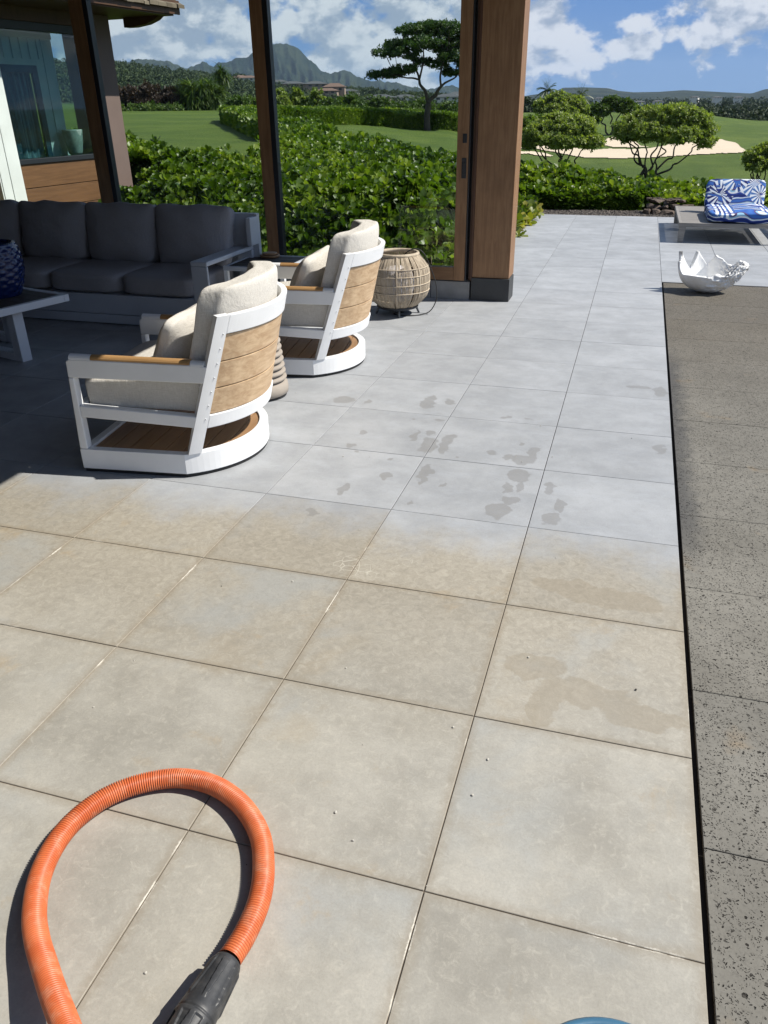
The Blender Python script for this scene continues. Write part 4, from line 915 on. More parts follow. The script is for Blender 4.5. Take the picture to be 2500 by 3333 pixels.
def make_lounger(x, y, label):
    p = empty('sun_lounger', (x, y, 0), label, 'sun lounger', group='sun loungers at the end of the walkway')
    W_, D_ = 1.16, 1.85
    b = MB(); b.box(0, W_, 0, .04, .19, .236); b.box(0, W_, D_-.04, D_, .19, .236); b.box(0, .04, .0405, D_-.0405, .19, .236); b.box(W_-.04, W_, .0405, D_-.0405, .19, .236); b.build('frame', M_gwood, p, .003)
    b = MB(); k = .048
    while k < D_-.09: b.box(.0405, W_-.0405, k, k+.068, .215, .234); k += .084
    b.build('slatted_deck', M_gwood, p, .002)
    for lx, sx_ in ((.0, 1), (W_, -1)):
        for ly in (0, D_-.06):
            b = MB(); b.prism([(lx+sx_*.015, 0), (lx+sx_*.075, 0), (lx+sx_*.09, .1895), (lx+sx_*.005, .1895)], ly+.002, ly+.055, 'y'); b.build('leg', M_gwood, p, .003)
    def ds(P, q): return Vector((P.x, P.y, P.z+.012*math.sin(P.x*9)*q[2]))
    s1 = cushion('seat_mattress', .38, .53, .062, M_print, p, (.72, .55, .300), p=8, puff=.15, seed=2, deform=ds, n=16)
    s2 = cushion('back_mattress', .37, .055, .205, M_print, p, (.71, 1.20, .455), (R(-32), 0, 0), p=8, puff=.15, seed=4, n=16)
    # object-space pattern differs on both pieces: give both mattresses the thing's frame through their mesh
    for o_ in (s1, s2):
        mt = Matrix.Translation(o_.location) @ o_.rotation_euler.to_matrix().to_4x4(); o_.data.transform(Matrix.Translation((-.72, 0, 0)) @ mt); o_.location = (.72, 0, 0); o_.rotation_euler = (0, 0, 0)
    b = MB(); b.prism([(1.22, .24), (1.25, .24), (1.40, .52), (1.37, .53)], .36, .39, 'x'); b.build('backrest_strut', M_gwood, p); b = MB(); b.prism([(1.22, .24), (1.25, .24), (1.40, .52), (1.37, .53)], 1.04, 1.07, 'x'); b.build('backrest_strut', M_gwood, p)
    return p
l1 = make_lounger(.205, 8.0, 'grey wooden sun lounger with a blue and white leaf print mattress, left side free')
l2 = copy_tree(l1); l2.location = (1.53, 8.03, 0); l2['label'] = 'second sun lounger, cut off by the right edge, seen mainly by its shadow'

# ================================================================ vegetation
M_naup = mat_leaf('glossy_hedge_leaf', (.026, .060, .006), (.105, .175, .016), (.27, .33, .05), .42, .42)
M_stem = mat_plain('twig_bark', (.085, .065, .045), .85)
M_soil = mat_plain('dark_soil', (.018, .016, .010), .95)
M_hel = mat_leaf('grey_green_leaf', (.095, .140, .025), (.20, .26, .055), (.36, .40, .13), .5, .45)
M_dkleaf = mat_leaf('dark_tree_leaf', (.014, .038, .006), (.040, .088, .012), (.085, .140, .020), .5, .35)
M_grleaf = mat_leaf('mid_green_leaf', (.028, .060, .008), (.065, .115, .016), (.13, .18, .028), .5, .35)
M_purple = mat_leaf('purple_leaf', (.030, .020, .016), (.060, .038, .030), (.095, .062, .045), .6, .2)
M_palm = mat_leaf('palm_leaf', (.020, .045, .010), (.055, .085, .022), (.12, .15, .05), .45, .2)
M_bark = mat_wood('tree_bark', (.045, .035, .027), (.085, .07, .055), 'z', .5, .9, .3)
M_yel = mat_leaf('yellow_green_leaf', (.07, .11, .012), (.17, .21, .025), (.40, .33, .04), .4, .35)

def hedge(name, label, sampler, topf, n_fn, mat, size_fn, k=7, parent_loc=(0, 0, 0), rows=LEAF_OBO, group=None, layers=((0, 1),), spread=(15, 80), width=1.0):
    """sampler(n) -> ground x,y ; topf(x,y) -> top height"""
    p = empty(name, parent_loc, label, 'hedge', group=group); parts = []
    for dz, frac in layers:
        x, y, nrm = sampler(int(n_fn*frac)); z = topf(x, y)-dz
        nn = np.stack([nrm[:, 0], nrm[:, 1], np.ones(len(x))], 1); nn = unit(nn)
        P = np.stack([x, y, z], 1); sz = size_fn(x, y)
        Pm = rosettes(P, nn, k, sz[:, None], rows=rows, spread=spread, width=width, tint=np.clip(fbm(x, y, 1.2, 8)*1.5-.35+rng.normal(0, .12, len(x)), 0, 1)) if False else _ros(P, nn, k, sz, rows, spread, width, np.clip(fbm(x, y, 1.2, 8)*1.5-.3+rng.normal(0, .15, len(x)), 0, 1))
        parts.append(Pm)
    V, F, Tt = join(parts); np_mesh('foliage', V-np.array(parent_loc), F, mat, p, {'tint': Tt}); return p
def _ros(P, nn, k, sz, rows, spread, width, tint, cup=.22, bend=.12, jit=.30):
    n = len(P); A = unit(nn+rng.normal(0, jit, (n, 3))); ref = np.where(np.abs(A[:, 2:3]) < .9, np.array([[0, 0, 1.]]), np.array([[1., 0, 0]]))
    X = unit(np.cross(A, ref)); Y = np.cross(A, X); C_, D_, U_, L_, T_ = [], [], [], [], []; p0 = rng.random(n)*6.28
    for i in range(k):
        ph = p0+2.4*i+rng.normal(0, .2, n); th = np.radians(spread[0]+(spread[1]-spread[0])*((i+rng.random(n))/k)**.8)
        D_.append(A*np.cos(th)[:, None]+(X*np.cos(ph)[:, None]+Y*np.sin(ph)[:, None])*np.sin(th)[:, None])
        C_.append(P-A*sz[:, None]*.2); U_.append(A); L_.append(sz*(.65+.5*rng.random(n))); T_.append(np.clip(tint*.65+.35*rng.random(n), 0, 1))
    return leaves(np.concatenate(C_), np.concatenate(D_), np.concatenate(U_), np.concatenate(L_), rows, width, cup, bend, np.concatenate(T_))

# ---- near hedge outside the glass
SIL = [(-62,20),(-45,22),(-34,22),(-30,17.4),(-27.4,16),(-25.3,16.2),(-24.6,24),(-23.7,38),(-21.3,34),(-19.8,25),(-18.4,24),(-16.8,21.5),(-14.9,18.3),(-12.15,16.6),(-7.7,16.6),(-5.3,16.6),(-3,16.6),(.5,16.4),(3,16.2),(4,16.2),(16,16.2)]
def topz(x, y):
    dx = x-CAM.x; dy = y-CAM.y; r = np.hypot(dx, dy); az = np.degrees(np.arctan2(dx, dy))
    base = np.interp(az, [-40, -12, -9, -7.5, -3, .5, 3, 4, 16], [.68, .66, .58, .38, .28, .19, .10, .05, .04])
    base = base+np.clip(ground(x, y)+.22, -.5, 1)*1.0*(r > 14)*np.clip((r-14)/8, 0, 1)*(az < -12)
    h = base+.22*(fbm(x, y, 1.1, 2, 3)-.5)+.20*(vnoise(x, y, 3.1, 4)-.5)+.06*(vnoise(x, y, 7.5, 7)-.5)
    edge = np.clip((y-4.42)/1.15, 0, 1)**.55; h = np.where(x > -6.3, h*edge-.12*(1-edge), h)
    e2 = np.clip((y-11.35)/.9, 0, 1)**.6; h = np.where(x > -2.4, h*(.45+.55*e2)-.05*(1-e2), h)
    return h
def in_near(x, y):
    dx = x-CAM.x; dy = y-CAM.y; r = np.hypot(dx, dy); az = np.degrees(np.arctan2(dx, dy))
    rf = np.interp(az, [a for a, _ in SIL], [b_ for _, b_ in SIL])+.5*(vnoise(x, y, .8, 6)-.5)
    ok = (r < rf) & (y > 4.5) & (az < 14)
    ok &= ~((x > -2.05+.12*vnoise(x, y, 2, 3)) & (y < 11.25+.25*vnoise(x, y, 1.5, 9)+.25*np.clip(x+2, 0, 1)))
    ok &= ~((x > -.35) & (x < .42) & (y < 11.75)); ok &= ~((x > .42) & (y < 11.6))
    ok &= ~((x < -6.6) & (y > 4.6) & (y < 12) & (x < -8.0+0*x)) & ~((x < -7.9) & (y < 10.5))
    ok &= ~((x < -6.2) & (y < 8.6))
    return ok
def samp_box(n, x0, x1, y0, y1, cond):
    xs, ys = [], []; c_ = 0
    while c_ < n:
        x = rng.uniform(x0, x1, n*2); y = rng.uniform(y0, y1, n*2); m_ = cond(x, y); xs.append(x[m_]); ys.append(y[m_]); c_ += m_.sum()
        if m_.sum() == 0: break
    x = np.concatenate(xs)[:n]; y = np.concatenate(ys)[:n]; return x, y, np.zeros((len(x), 2))
near = empty('hedge', (-4, 6, 0), 'broad glossy leaved hedge just outside the glass doors', 'hedge')
parts = []
def addparts(n, x0, x1, y0, y1, cond, size, dz=0., k=8, tb=0.):
    x, y, _ = samp_box(n, x0, x1, y0, y1, cond); e = .25
    gx = (topz(x+e, y)-topz(x-e, y))/(2*e); gy = (topz(x, y+e)-topz(x, y-e))/(2*e)
    up_ = np.where(rng.random(len(x)) < .12, rng.random(len(x))*.13, 0)*(dz == 0); P = np.stack([x, y, topz(x, y)-dz+rng.normal(0, .035, len(x))+up_], 1); nn = unit(np.stack([-gx*1.2, -gy*1.2, np.ones(len(x))], 1))
    t_ = np.clip(fbm(x, y, 1.4, 8)*1.9-.5+tb+rng.normal(0, .30, len(x)), 0, 1)
    parts.append(_ros(P, nn, k, size*(.5+.75*rng.random(len(x))), LEAF_OBO, (4, 58), 1.0, t_))
near_c = lambda x, y: in_near(x, y) & (np.hypot(x-CAM.x, y-CAM.y) < 11.5)
mid_c = lambda x, y: in_near(x, y) & (np.hypot(x-CAM.x, y-CAM.y) >= 11.5) & (np.hypot(x-CAM.x, y-CAM.y) < 17) & (x < -2.2)
far_c = lambda x, y: in_near(x, y) & (np.hypot(x-CAM.x, y-CAM.y) >= 17) & (x < -2.2)
addparts(6600, -8, -2.0, 4.5, 9.2, near_c, .106); addparts(3400, -6.3, -2.0, 4.45, 5.7, near_c, .10); addparts(3500, -8, -2.0, 4.5, 9.2, near_c, .11, .12, 7)
addparts(6500, -13, -2.2, 6, 15, mid_c, .104); addparts(1200, -13, -2.2, 6, 15, mid_c, .13, .14, 6)
addparts(9500, -26, -2.2, 9, 36, far_c, .15, .0, 6)
# front face towards the glass and the side along the walkway
def wallface(n, fn, nrm, size, zlo=-.1):
    s_ = rng.random(n); t_ = rng.random(n)**.8; x, y = fn(s_); zt = topz(x, y+.15); z = zlo+(zt-zlo)*t_
    lean = (1-t_)*.05; P = np.stack([x+nrm[0]*(.06*vnoise(x*3, z*3, 1, 5)-lean), y+nrm[1]*(.10*vnoise(x*3, z*3, 1, 5)-lean), z], 1)
    nn = unit(np.stack([np.full(n, nrm[0])*.9, np.full(n, nrm[1])*.9, .25+.8*t_], 1)+rng.normal(0, .2, (n, 3)))
    parts.append(_ros(P, nn, 8, size*(.7+.5*rng.random(n)), LEAF_OBO, (15, 80), 1.0, np.clip(fbm(x, z, 2, 3)*1.6-.4+rng.normal(0, .15, n), 0, 1)))
wallface(500, lambda s_: (-6.3+4.25*s_, np.full(len(s_), 4.56)), (0, -1), .115)
wallface(900, lambda s_: (np.full(len(s_), -2.02), 4.55+6.6*s_), (1, 0), .10)
V, F, Tt = join(parts); np_mesh('foliage', V-np.array([-4, 6, 0]), F, M_naup, near, {'tint': Tt})
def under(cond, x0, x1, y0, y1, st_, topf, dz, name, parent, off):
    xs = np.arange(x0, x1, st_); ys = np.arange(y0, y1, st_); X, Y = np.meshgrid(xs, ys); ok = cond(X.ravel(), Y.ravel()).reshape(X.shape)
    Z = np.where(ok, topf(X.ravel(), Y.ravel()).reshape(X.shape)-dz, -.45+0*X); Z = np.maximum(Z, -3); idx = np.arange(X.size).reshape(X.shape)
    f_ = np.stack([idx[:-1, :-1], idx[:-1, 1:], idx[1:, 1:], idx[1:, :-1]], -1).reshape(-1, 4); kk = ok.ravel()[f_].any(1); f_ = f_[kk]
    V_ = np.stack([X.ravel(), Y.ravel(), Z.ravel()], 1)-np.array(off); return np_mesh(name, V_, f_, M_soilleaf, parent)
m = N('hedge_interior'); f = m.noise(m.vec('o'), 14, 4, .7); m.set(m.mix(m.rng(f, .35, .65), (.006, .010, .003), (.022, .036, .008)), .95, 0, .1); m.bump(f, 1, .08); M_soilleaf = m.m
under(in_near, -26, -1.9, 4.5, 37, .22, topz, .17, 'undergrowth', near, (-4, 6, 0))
b = MB()
for i in range(160):
    x, y = rnd.uniform(-6.2, -2.1), rnd.uniform(4.7, 5.6); h = rnd.uniform(.15, .35); b.tube([(x+4, y-6, -.2), (x+4+rnd.uniform(-.06, .06), y-6-rnd.uniform(0, .05), h*.5), (x+4+rnd.uniform(-.14, .14), y-6-rnd.uniform(-.05, .06), h)], [.007, .006, .004], 5)
b.build('stems', M_stem, near)
# ---- hedge at the end of the walkway
rh = empty('hedge', (0, 12.5, 0), 'low glossy hedge behind the end of the grey walkway and the lounger', 'hedge')
parts = []
r_c = lambda x, y: in_near(x, y) & (x >= -2.4)
addparts(5200, -2.4, 4.6, 11, 14.5, r_c, .12, tb=.15); addparts(1300, -2.4, 4.6, 11, 14.5, r_c, .10, .12, 7); addparts(1500, -2.3, 4.0, 11.2, 12.5, r_c, .11, tb=.35)
wallface(900, lambda s_: (-2.2+1.9*s_, 11.42+.22*s_), (0, -1), .095); wallface(420, lambda s_: (-.36+.80*s_, 11.80+0*s_), (0, -1), .09); wallface(600, lambda s_: (.42+3.6*s_, 11.66+0*s_), (0, -1), .085, -.2)
V, F, Tt = join(parts); np_mesh('foliage', V-np.array([0, 12.5, 0]), F, M_naup, rh, {'tint': Tt})
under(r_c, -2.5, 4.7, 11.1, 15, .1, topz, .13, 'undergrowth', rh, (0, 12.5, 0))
# ---- planting strip left of the walkway
M_grav = N('gravel'); v = M_grav.vec('w'); vn = M_grav.n('ShaderNodeTexVoronoi'); vn.inputs['Scale'].default_value = 38; M_grav.l(v, vn.inputs['Vector']); sp_ = M_grav.n('ShaderNodeSeparateColor'); M_grav.l(vn.outputs['Color'], sp_.inputs[0])
M_grav.set(M_grav.ramp(sp_.outputs[0], [(0, (.12, .10, .08)), (.5, (.33, .28, .22)), (1, (.55, .48, .40))]), .9); M_grav.bump(vn.outputs['Distance'], 1, .02); M_grav = M_grav.m
m = N('dark_gravel'); v = m.vec('w'); vn = m.n('ShaderNodeTexVoronoi'); vn.inputs['Scale'].default_value = 45; m.l(v, vn.inputs['Vector']); sp_ = m.n('ShaderNodeSeparateColor'); m.l(vn.outputs['Color'], sp_.inputs[0])
m.set(m.ramp(sp_.outputs[0], [(0, (.035, .03, .028)), (1, (.17, .145, .125))]), .9); m.bump(vn.outputs['Distance'], 1, .02); M_dgrav = m.m
def pebbles(n, cond, s0, s1, z, seedcols, mats, name, label):
    V_, F_ = [], []; base = np.array([(-1,-1,-1),(1,-1,-1),(1,1,-1),(-1,1,-1),(-1,-1,1),(1,-1,1),(1,1,1),(-1,1,1)])*.6; base[4:, :2] *= .7
    fs_ = [(0,3,2,1),(4,5,6,7),(0,1,5,4),(1,2,6,5),(2,3,7,6),(3,0,4,7)]; T_ = []
    for i in range(n):
        x, y = cond(); s_ = rnd.uniform(s0, s1); a = rnd.random()*6.28; ca, sa = math.cos(a), math.sin(a); q = base*np.array([s_, s_*rnd.uniform(.6, 1), s_*.6])*(1+rng.normal(0, .15, (8, 3)))
        q = np.stack([q[:, 0]*ca-q[:, 1]*sa+x, q[:, 0]*sa+q[:, 1]*ca+y, q[:, 2]+z], 1); V_.append(q); F_ += [tuple(8*i+j for j in f) for f in fs_]; t_ = rnd.random(); T_ += [t_]*8
    o = np_mesh(name, np.concatenate(V_), F_, mats, attrs={'tint': T_}, smooth=False); tag(o, label, 'gravel', kind='stuff'); return o
def mat_peb(nm, a, b_):
    m = N(nm); t_ = m.attr('tint').outputs['Fac']; m.set(m.ramp(t_, [(0, a), (1, b_)]), .85); return m.m
pebbles(3500, lambda: (rnd.uniform(-2.12, -1.835), rnd.uniform(4.5, 10.9)), .012, .028, -.012, None, mat_peb('tan_pebble', (.20, .15, .10), (.55, .47, .36)), 'gravel', 'tan gravel along the left side of the walkway')
pebbles(6500, lambda: (rnd.uniform(-2.2, 3.2), rnd.uniform(10.51, 11.45)), .010, .024, -.03, None, mat_peb('brown_pebble', (.045, .038, .035), (.20, .17, .145)), 'gravel', 'brown gravel beyond the end of the walkway')
b = MB(); b.box(-2.6, -1.83, 4.45, 11.6, -.3, -.02); tag(b.build('planting_bed', M_grav), kind='structure')
b = MB(); b.box(-2.6, 6, 11.601, 11.9, -.3, -.045); b.box(-1.829, 6, 10.502, 11.6, -.3, -.035); tag(b.build('gravel_bed', M_dgrav), kind='structure')
def small_plant(name, x, y, z, n, size, mat, label, k=9, sprd=.12, hh=.12, grp=None, rows=LEAF_OBO, width=1.0):
    p = empty(name, (x, y, z), label, 'plant', group=grp); P = np.stack([rng.normal(0, sprd, n), rng.normal(0, sprd, n), hh*rng.random(n)+.03], 1)
    P2 = P; nn = unit(np.stack([P[:, 0]*4, P[:, 1]*4, np.full(n, .9)], 1)); V_, F_, T_ = _ros(P2, nn, k, size*(.7+.5*rng.random(n)), rows, (20, 88), width, rng.random(n))
    np_mesh('foliage', V_, F_, mat, p, {'tint': T_}); b = MB()
    for q in P2: b.tube([(q[0]*.3, q[1]*.3, 0), tuple(q)], [.006, .004], 5)
    b.build('stems', M_stem, p); return p
for i, (x, y, s_) in enumerate([(-2.06, 5.6, .10), (-2.02, 6.5, .12), (-2.08, 7.4, .13), (-2.02, 8.2, .14), (-2.06, 9.0, .14), (-2.05, 9.9, .14)]):
    small_plant('yellow_green_plant', x+.06, y, -.01, 16 if i else 9, s_*1.05, M_yel, 'yellow green leafy plant in the gravel left of the walkway', sprd=.10, hh=.16, grp='yellow green plants in the gravel beside the walkway')
small_plant('leafy_sprig', -1.93, 5.15, -.01, 4, .12, M_naup, 'single dark green leafy sprig poking out beside the post', sprd=.03, hh=.05)
pl_ = empty('path_light', (-1.98, 10.30, -.02), 'small black path light at the far left corner of the walkway', 'path light')
b = MB(); b.tube([(0, 0, 0), (0, 0, .20)], .011, 8); b.build('stake', M_dark, pl_); b = MB(); b.box(-.05, .13, -.04, .04, .20, .235); b.build('lamp_head', M_dark, pl_, .006)
# stone ledge
m = N('field_stone'); v = m.vec('o'); f = m.noise(v, 9, 6, .7); g = m.vor(v, 7); m.set(m.mix(m.rng(f, .35, .7), (.05, .036, .026), (.155, .115, .09)), .9); m.bump(m.math('ADD', f, g), 1, .04); M_stone = m.m
sw = empty('stone_ledge', (.06, 11.15, -.05), 'low brown lava stone ledge between the walkway end and the lounger', 'stone ledge')
import bmesh
def rock(parent, loc, hx, hy, hz, sd_):
    r2 = random.Random(sd_); bm = bmesh.new()
    for i in range(16):
        q = Vector((r2.uniform(-1, 1), r2.uniform(-1, 1), r2.uniform(-1, 1))); q = q/max(abs(a_) for a_ in q)*r2.uniform(.75, 1); bm.verts.new((q.x*hx, q.y*hy, q.z*hz))
    bmesh.ops.convex_hull(bm, input=bm.verts); loose = [v_ for v_ in bm.verts if not v_.link_faces]; bmesh.ops.delete(bm, geom=loose, context='VERTS')
    me = bpy.data.meshes.new('stone'); bm.to_mesh(me); bm.free(); me.materials.append(M_stone); o = bpy.data.objects.new('stone', me); col.objects.link(o); o.parent = parent; o.location = loc; o.rotation_euler = (0, 0, r2.uniform(-.3, .3))
    bv = o.modifiers.new('b', 'BEVEL'); bv.width = .008; bv.segments = 2; return o
k = 0
for row, (z, hh) in enumerate(((.04, .055), (.125, .045), (.195, .035))):
    x = -.30+row*.06
    while x < .34:
        wd = rnd.uniform(.10, .26); rock(sw, (x+wd/2, rnd.uniform(-.03, .05)+row*.08, z+rnd.uniform(-.01, .01)), wd*.56, rnd.uniform(.12, .18), hh, k+3); x += wd*.98; k += 1
for i in range(16): rock(sw, (rnd.uniform(-.28, .34), rnd.uniform(.05, .4), .20+rnd.uniform(0, .03)), rnd.uniform(.03, .09), rnd.uniform(.03, .07), rnd.uniform(.012, .03), 50+i)

# ---- second hedge across the lawn
HB = [(-27.3,60),(-26.1,48),(-25,40),(-24.3,38),(-23.7,62),(-21,67),(-17.3,73),(-13.8,76.5),(-11,78),(-9,80)]
HD = [(-27.3,8),(-25,32),(-24.3,38),(-23.7,14),(-17,8),(-14,6),(-9,6)]
def samp_pol(n, nb, dp, az0, az1):
    az = rng.uniform(az0, az1, n); t_ = rng.random(n); r0_ = np.interp(az, [a for a, _ in nb], [q for _, q in nb])+1.2*(vnoise(az*3, az*0, 1, 3)-.5); r_ = r0_+t_*np.interp(az, [a for a, _ in dp], [q for _, q in dp])
    x = CAM.x+r_*np.sin(np.radians(az)); y = CAM.y+r_*np.cos(np.radians(az)); return x, y, t_, az
def mid_top(x, y, az): return ground(x, y)+np.interp(az, [-27, -24, -17, -14], [.8, .85, 1.1, 1.15])+.45*(fbm(x, y, .5, 6, 3)-.5)
mh = empty('hedge', (-24, 58, 0), 'distant bright green hedge running across the lawn behind the big tree', 'hedge')
parts = []
x, y, t_, az = samp_pol(22000, HB, HD, -27.3, -9); z = mid_top(x, y, az)
fr = rng.random(len(x)) < .38; r0_ = np.interp(az, [a for a, _ in HB], [q for _, q in HB])
xf = CAM.x+(r0_+.2*rng.random(len(x)))*np.sin(np.radians(az)); yf = CAM.y+(r0_+.2*rng.random(len(x)))*np.cos(np.radians(az)); hf = rng.random(len(x))
x = np.where(fr, xf, x); y = np.where(fr, yf, y); gz = ground(x, y); z = np.where(fr, gz+(mid_top(x, y, az)-gz)*hf, mid_top(x, y, az))
nn = unit(np.stack([np.where(fr, .3, 0.), np.where(fr, -.9, 0.), np.where(fr, .5, 1.)], 1))
parts.append(_ros(np.stack([x, y, z], 1), nn, 5, .24*(.7+.6*rng.random(len(x))), LEAF_OVAL, (15, 70), .9, np.clip(fbm(x, y, .5, 8)*1.6-.2+rng.normal(0, .15, len(x)), 0, 1)))
V, F, Tt = join(parts); np_mesh('foliage', V-np.array([-24, 58, 0]), F, M_naup, mh, {'tint': Tt})
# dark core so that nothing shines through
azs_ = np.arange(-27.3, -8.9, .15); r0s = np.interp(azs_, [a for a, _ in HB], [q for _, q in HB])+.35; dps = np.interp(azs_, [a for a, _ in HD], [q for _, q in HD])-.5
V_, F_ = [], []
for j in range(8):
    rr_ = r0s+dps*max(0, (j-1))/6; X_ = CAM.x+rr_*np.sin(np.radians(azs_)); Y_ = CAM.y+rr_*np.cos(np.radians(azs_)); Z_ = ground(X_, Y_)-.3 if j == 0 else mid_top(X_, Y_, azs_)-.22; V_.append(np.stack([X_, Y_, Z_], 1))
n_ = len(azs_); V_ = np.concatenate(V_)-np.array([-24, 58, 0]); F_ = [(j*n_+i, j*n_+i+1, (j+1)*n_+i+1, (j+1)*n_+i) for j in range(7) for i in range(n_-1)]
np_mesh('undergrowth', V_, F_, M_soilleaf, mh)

# ---- trees
def crown_points(n, ells, shell=.75):
    """random points in/at the surface of ellipsoids (cx,cy,cz,rx,ry,rz)"""
    E_ = np.array(ells, float); vol = (E_[:, 3]*E_[:, 4]); idx = rng.choice(len(E_), n, p=vol/vol.sum()); d = unit(rng.normal(0, 1, (n, 3))); r_ = shell+(1-shell)*rng.random(n)
    r_ = np.where(rng.random(n) < .25, rng.random(n)**.5, r_); e = E_[idx]; return e[:, :3]+d*e[:, 3:]*r_[:, None], d
def tree(name, base, forks, ells, n, size, mat, label, group=None, k=5, rows=LEAF_OVAL, trunk=.12, seed=0, sub=3, cat='tree', width=.9, clump=None, bark=None, flat=None, droop=None):
    """base (x,y,z); forks: list of polylines (relative) ; ells relative ellipsoids"""
    r2 = random.Random(seed); p = empty(name, base, label, cat, group=group); b = MB()
    for pts, ra, rb in forks:
        n_ = len(pts); b.tube(smooth_path(pts, 4), list(np.linspace(ra, rb, (n_-1)*4+1)), 8)
    ends = [f[0][-1] for f in forks if len(f[0]) > 1 and f[2] < ra_max(forks)*.75] or [forks[-1][0][-1]]
    for e in ells:
        c_ = Vector(e[:3]); st = min(ends, key=lambda q: (Vector(q)-c_).length)
        for j in range(sub):
            t_ = c_+Vector((r2.uniform(-.7, .7)*e[3], r2.uniform(-.7, .7)*e[4], r2.uniform(-.2, .5)*e[5])); s_ = Vector(st); md = (s_+t_)/2+Vector((r2.uniform(-.1, .1)*e[3], r2.uniform(-.1, .1)*e[4], -.12*(t_-s_).length))
            b.tube(smooth_path([s_, md, t_], 4), list(np.linspace(trunk*.28, trunk*.07, 9)), 5)
    b.build('trunk', bark or M_bark, p)
    nc = clump or max(20, n//7); C_, d_ = crown_points(nc, ells); i_ = rng.integers(0, nc, n); sg = .11*np.mean([e[3] for e in ells])
    P = C_[i_]+rng.normal(0, 1, (n, 3))*np.array([sg, sg, sg*.6]); nn = unit(d_[i_]*.8+np.array([0, 0, .7])+rng.normal(0, .3, (n, 3)))
    tn = np.clip(rng.random(nc)[i_]*.7+.3*rng.random(n), 0, 1)
    V_, F_, T_ = _ros(P, nn, k, size*(.7+.6*rng.random(n)), rows, (15, 85), width, tn); np_mesh('crown', V_, F_, mat, p, {'tint': T_}); return p
def ra_max(forks): return max(f[1] for f in forks)
def W(az, r, dz=0): x, y = pol(az, r); return (x, y, g1(x, y)+dz)
def limb(p0, p1, n=3, wob=.12, r2=random.Random(5)):
    p0 = Vector(p0); p1 = Vector(p1); L_ = (p1-p0).length; return [p0]+[p0.lerp(p1, i/(n+1))+Vector((r2.uniform(-1, 1), r2.uniform(-1, 1), r2.uniform(-.5, .5)))*wob*L_*.5 for i in range(1, n+1)]+[p1]
# big umbrella tree (left of the post)
B_ = W(-13.94, 75); rv = Vector((math.cos(R(13.94)), math.sin(R(13.94)), 0)); fv = Vector((-math.sin(R(13.94)), math.cos(R(13.94)), 0)); deg = 75*math.pi/180
def bt(az, el, d=0): v_ = rv*((az+13.94)*deg)+fv*d; return (v_.x, v_.y, 1.61+75*math.tan(R(el))-B_[2])
fk = bt(-13.9, -.05); pads = [(-17.0, 1.62, 1.15, .22, 0), (-16.2, 1.75, 1.2, .25, 1), (-15.4, 1.9, 1.0, .22, -1), (-16.5, 2.85, 1.25, .3, 0), (-15.7, 3.3, 1.5, .35, 1.5), (-15.3, 2.75, 1.2, .3, -1.5), (-14.9, 3.95, 1.5, .42, 0), (-13.9, 4.15, 1.7, .45, 1), (-12.9, 4.05, 1.8, .45, -1), (-12, 3.7, 1.8, .45, 0), (-14.2, 3.3, 1.7, .4, -2), (-13.1, 3.2, 1.7, .4, 2), (-12.3, 2.6, 1.5, .4, -1), (-13.2, 2.15, .9, .3, 0), (-14.3, 2.35, .9, .25, 1), (-11, 3.2, 1.6, .45, 0), (-11.2, 2.2, 1.4, .35, 0), (-10.3, 2.9, 1.4, .4, 1), (-12.3, 1.7, .9, .25, 1)]
ells = [(*bt(a, e, d), w_, w_*1.1, h_) for a, e, w_, h_, d in pads]
forks = [([(0, 0, -.2), bt(-13.98, -.9), fk], .30, .24), (limb(fk, bt(-14.5, 1.3)), .17, .10), (limb(bt(-14.5, 1.3), bt(-15.0, 2.6, .5)), .10, .05), (limb(bt(-14.5, 1.3), bt(-16.0, 1.6)), .08, .035), (limb(bt(-14.5, 1.3), bt(-14.3, 3.2)), .09, .045), (limb(fk, bt(-13.1, .9)), .19, .12), (limb(bt(-13.1, .9), bt(-12.9, 2.8, -1)), .10, .05), (limb(bt(-13.1, .9), bt(-12.0, 1.6, .6)), .10, .05), (limb(bt(-12.0, 1.6, .6), bt(-11, 2.6)), .07, .04)]
tree('umbrella_tree', B_, forks, ells, 15000, .15, M_dkleaf, 'tall umbrella shaped dark green tree on the lawn, seen through the glass', trunk=.16, sub=3, k=4, clump=800, seed=3)
# right trees: gnarled silver green trees
def gnarl(az, r, ellae, label, n, size, seed, base_az=None, stems=7, mat=M_hel, hcut=None, trunk=.09, name='heliotrope_tree', spreadb=.25, el_low=None, k=6):
    base_az = az if base_az is None else base_az; B = W(base_az, r); r2 = random.Random(seed); dg = r*math.pi/180
    rv_ = Vector((math.cos(R(base_az)), math.sin(R(base_az))*-1, 0)); fv_ = Vector((math.sin(R(base_az)), math.cos(R(base_az)), 0))
    def q(a, e, d=0): v_ = rv_*((a-base_az)*dg)+fv_*d; return (v_.x, v_.y, 1.61+r*math.tan(R(e))-B[2])
    ells = [(*q(a, e, d), w_*dg, w_*dg, h_*dg) for a, e, w_, h_, d in ellae]
    forks = []
    for i in range(stems):
        a, e, w_, h_, d = ellae[i % len(ellae)]; tgt = q(a+r2.uniform(-.4, .4)*w_, e-h_*.55, d); s0 = (r2.uniform(-1, 1)*spreadb*.3, r2.uniform(-1, 1)*spreadb*.3, -.1)
        L_ = limb(s0, tgt, 6, .17, r2); forks.append((L_, trunk*r2.uniform(.7, 1), trunk*.35))
    return tree(name, B, forks, ells, n, size, mat, label, k=k, trunk=trunk*1.2, sub=4, seed=seed, rows=LEAF_OBO, width=.85)
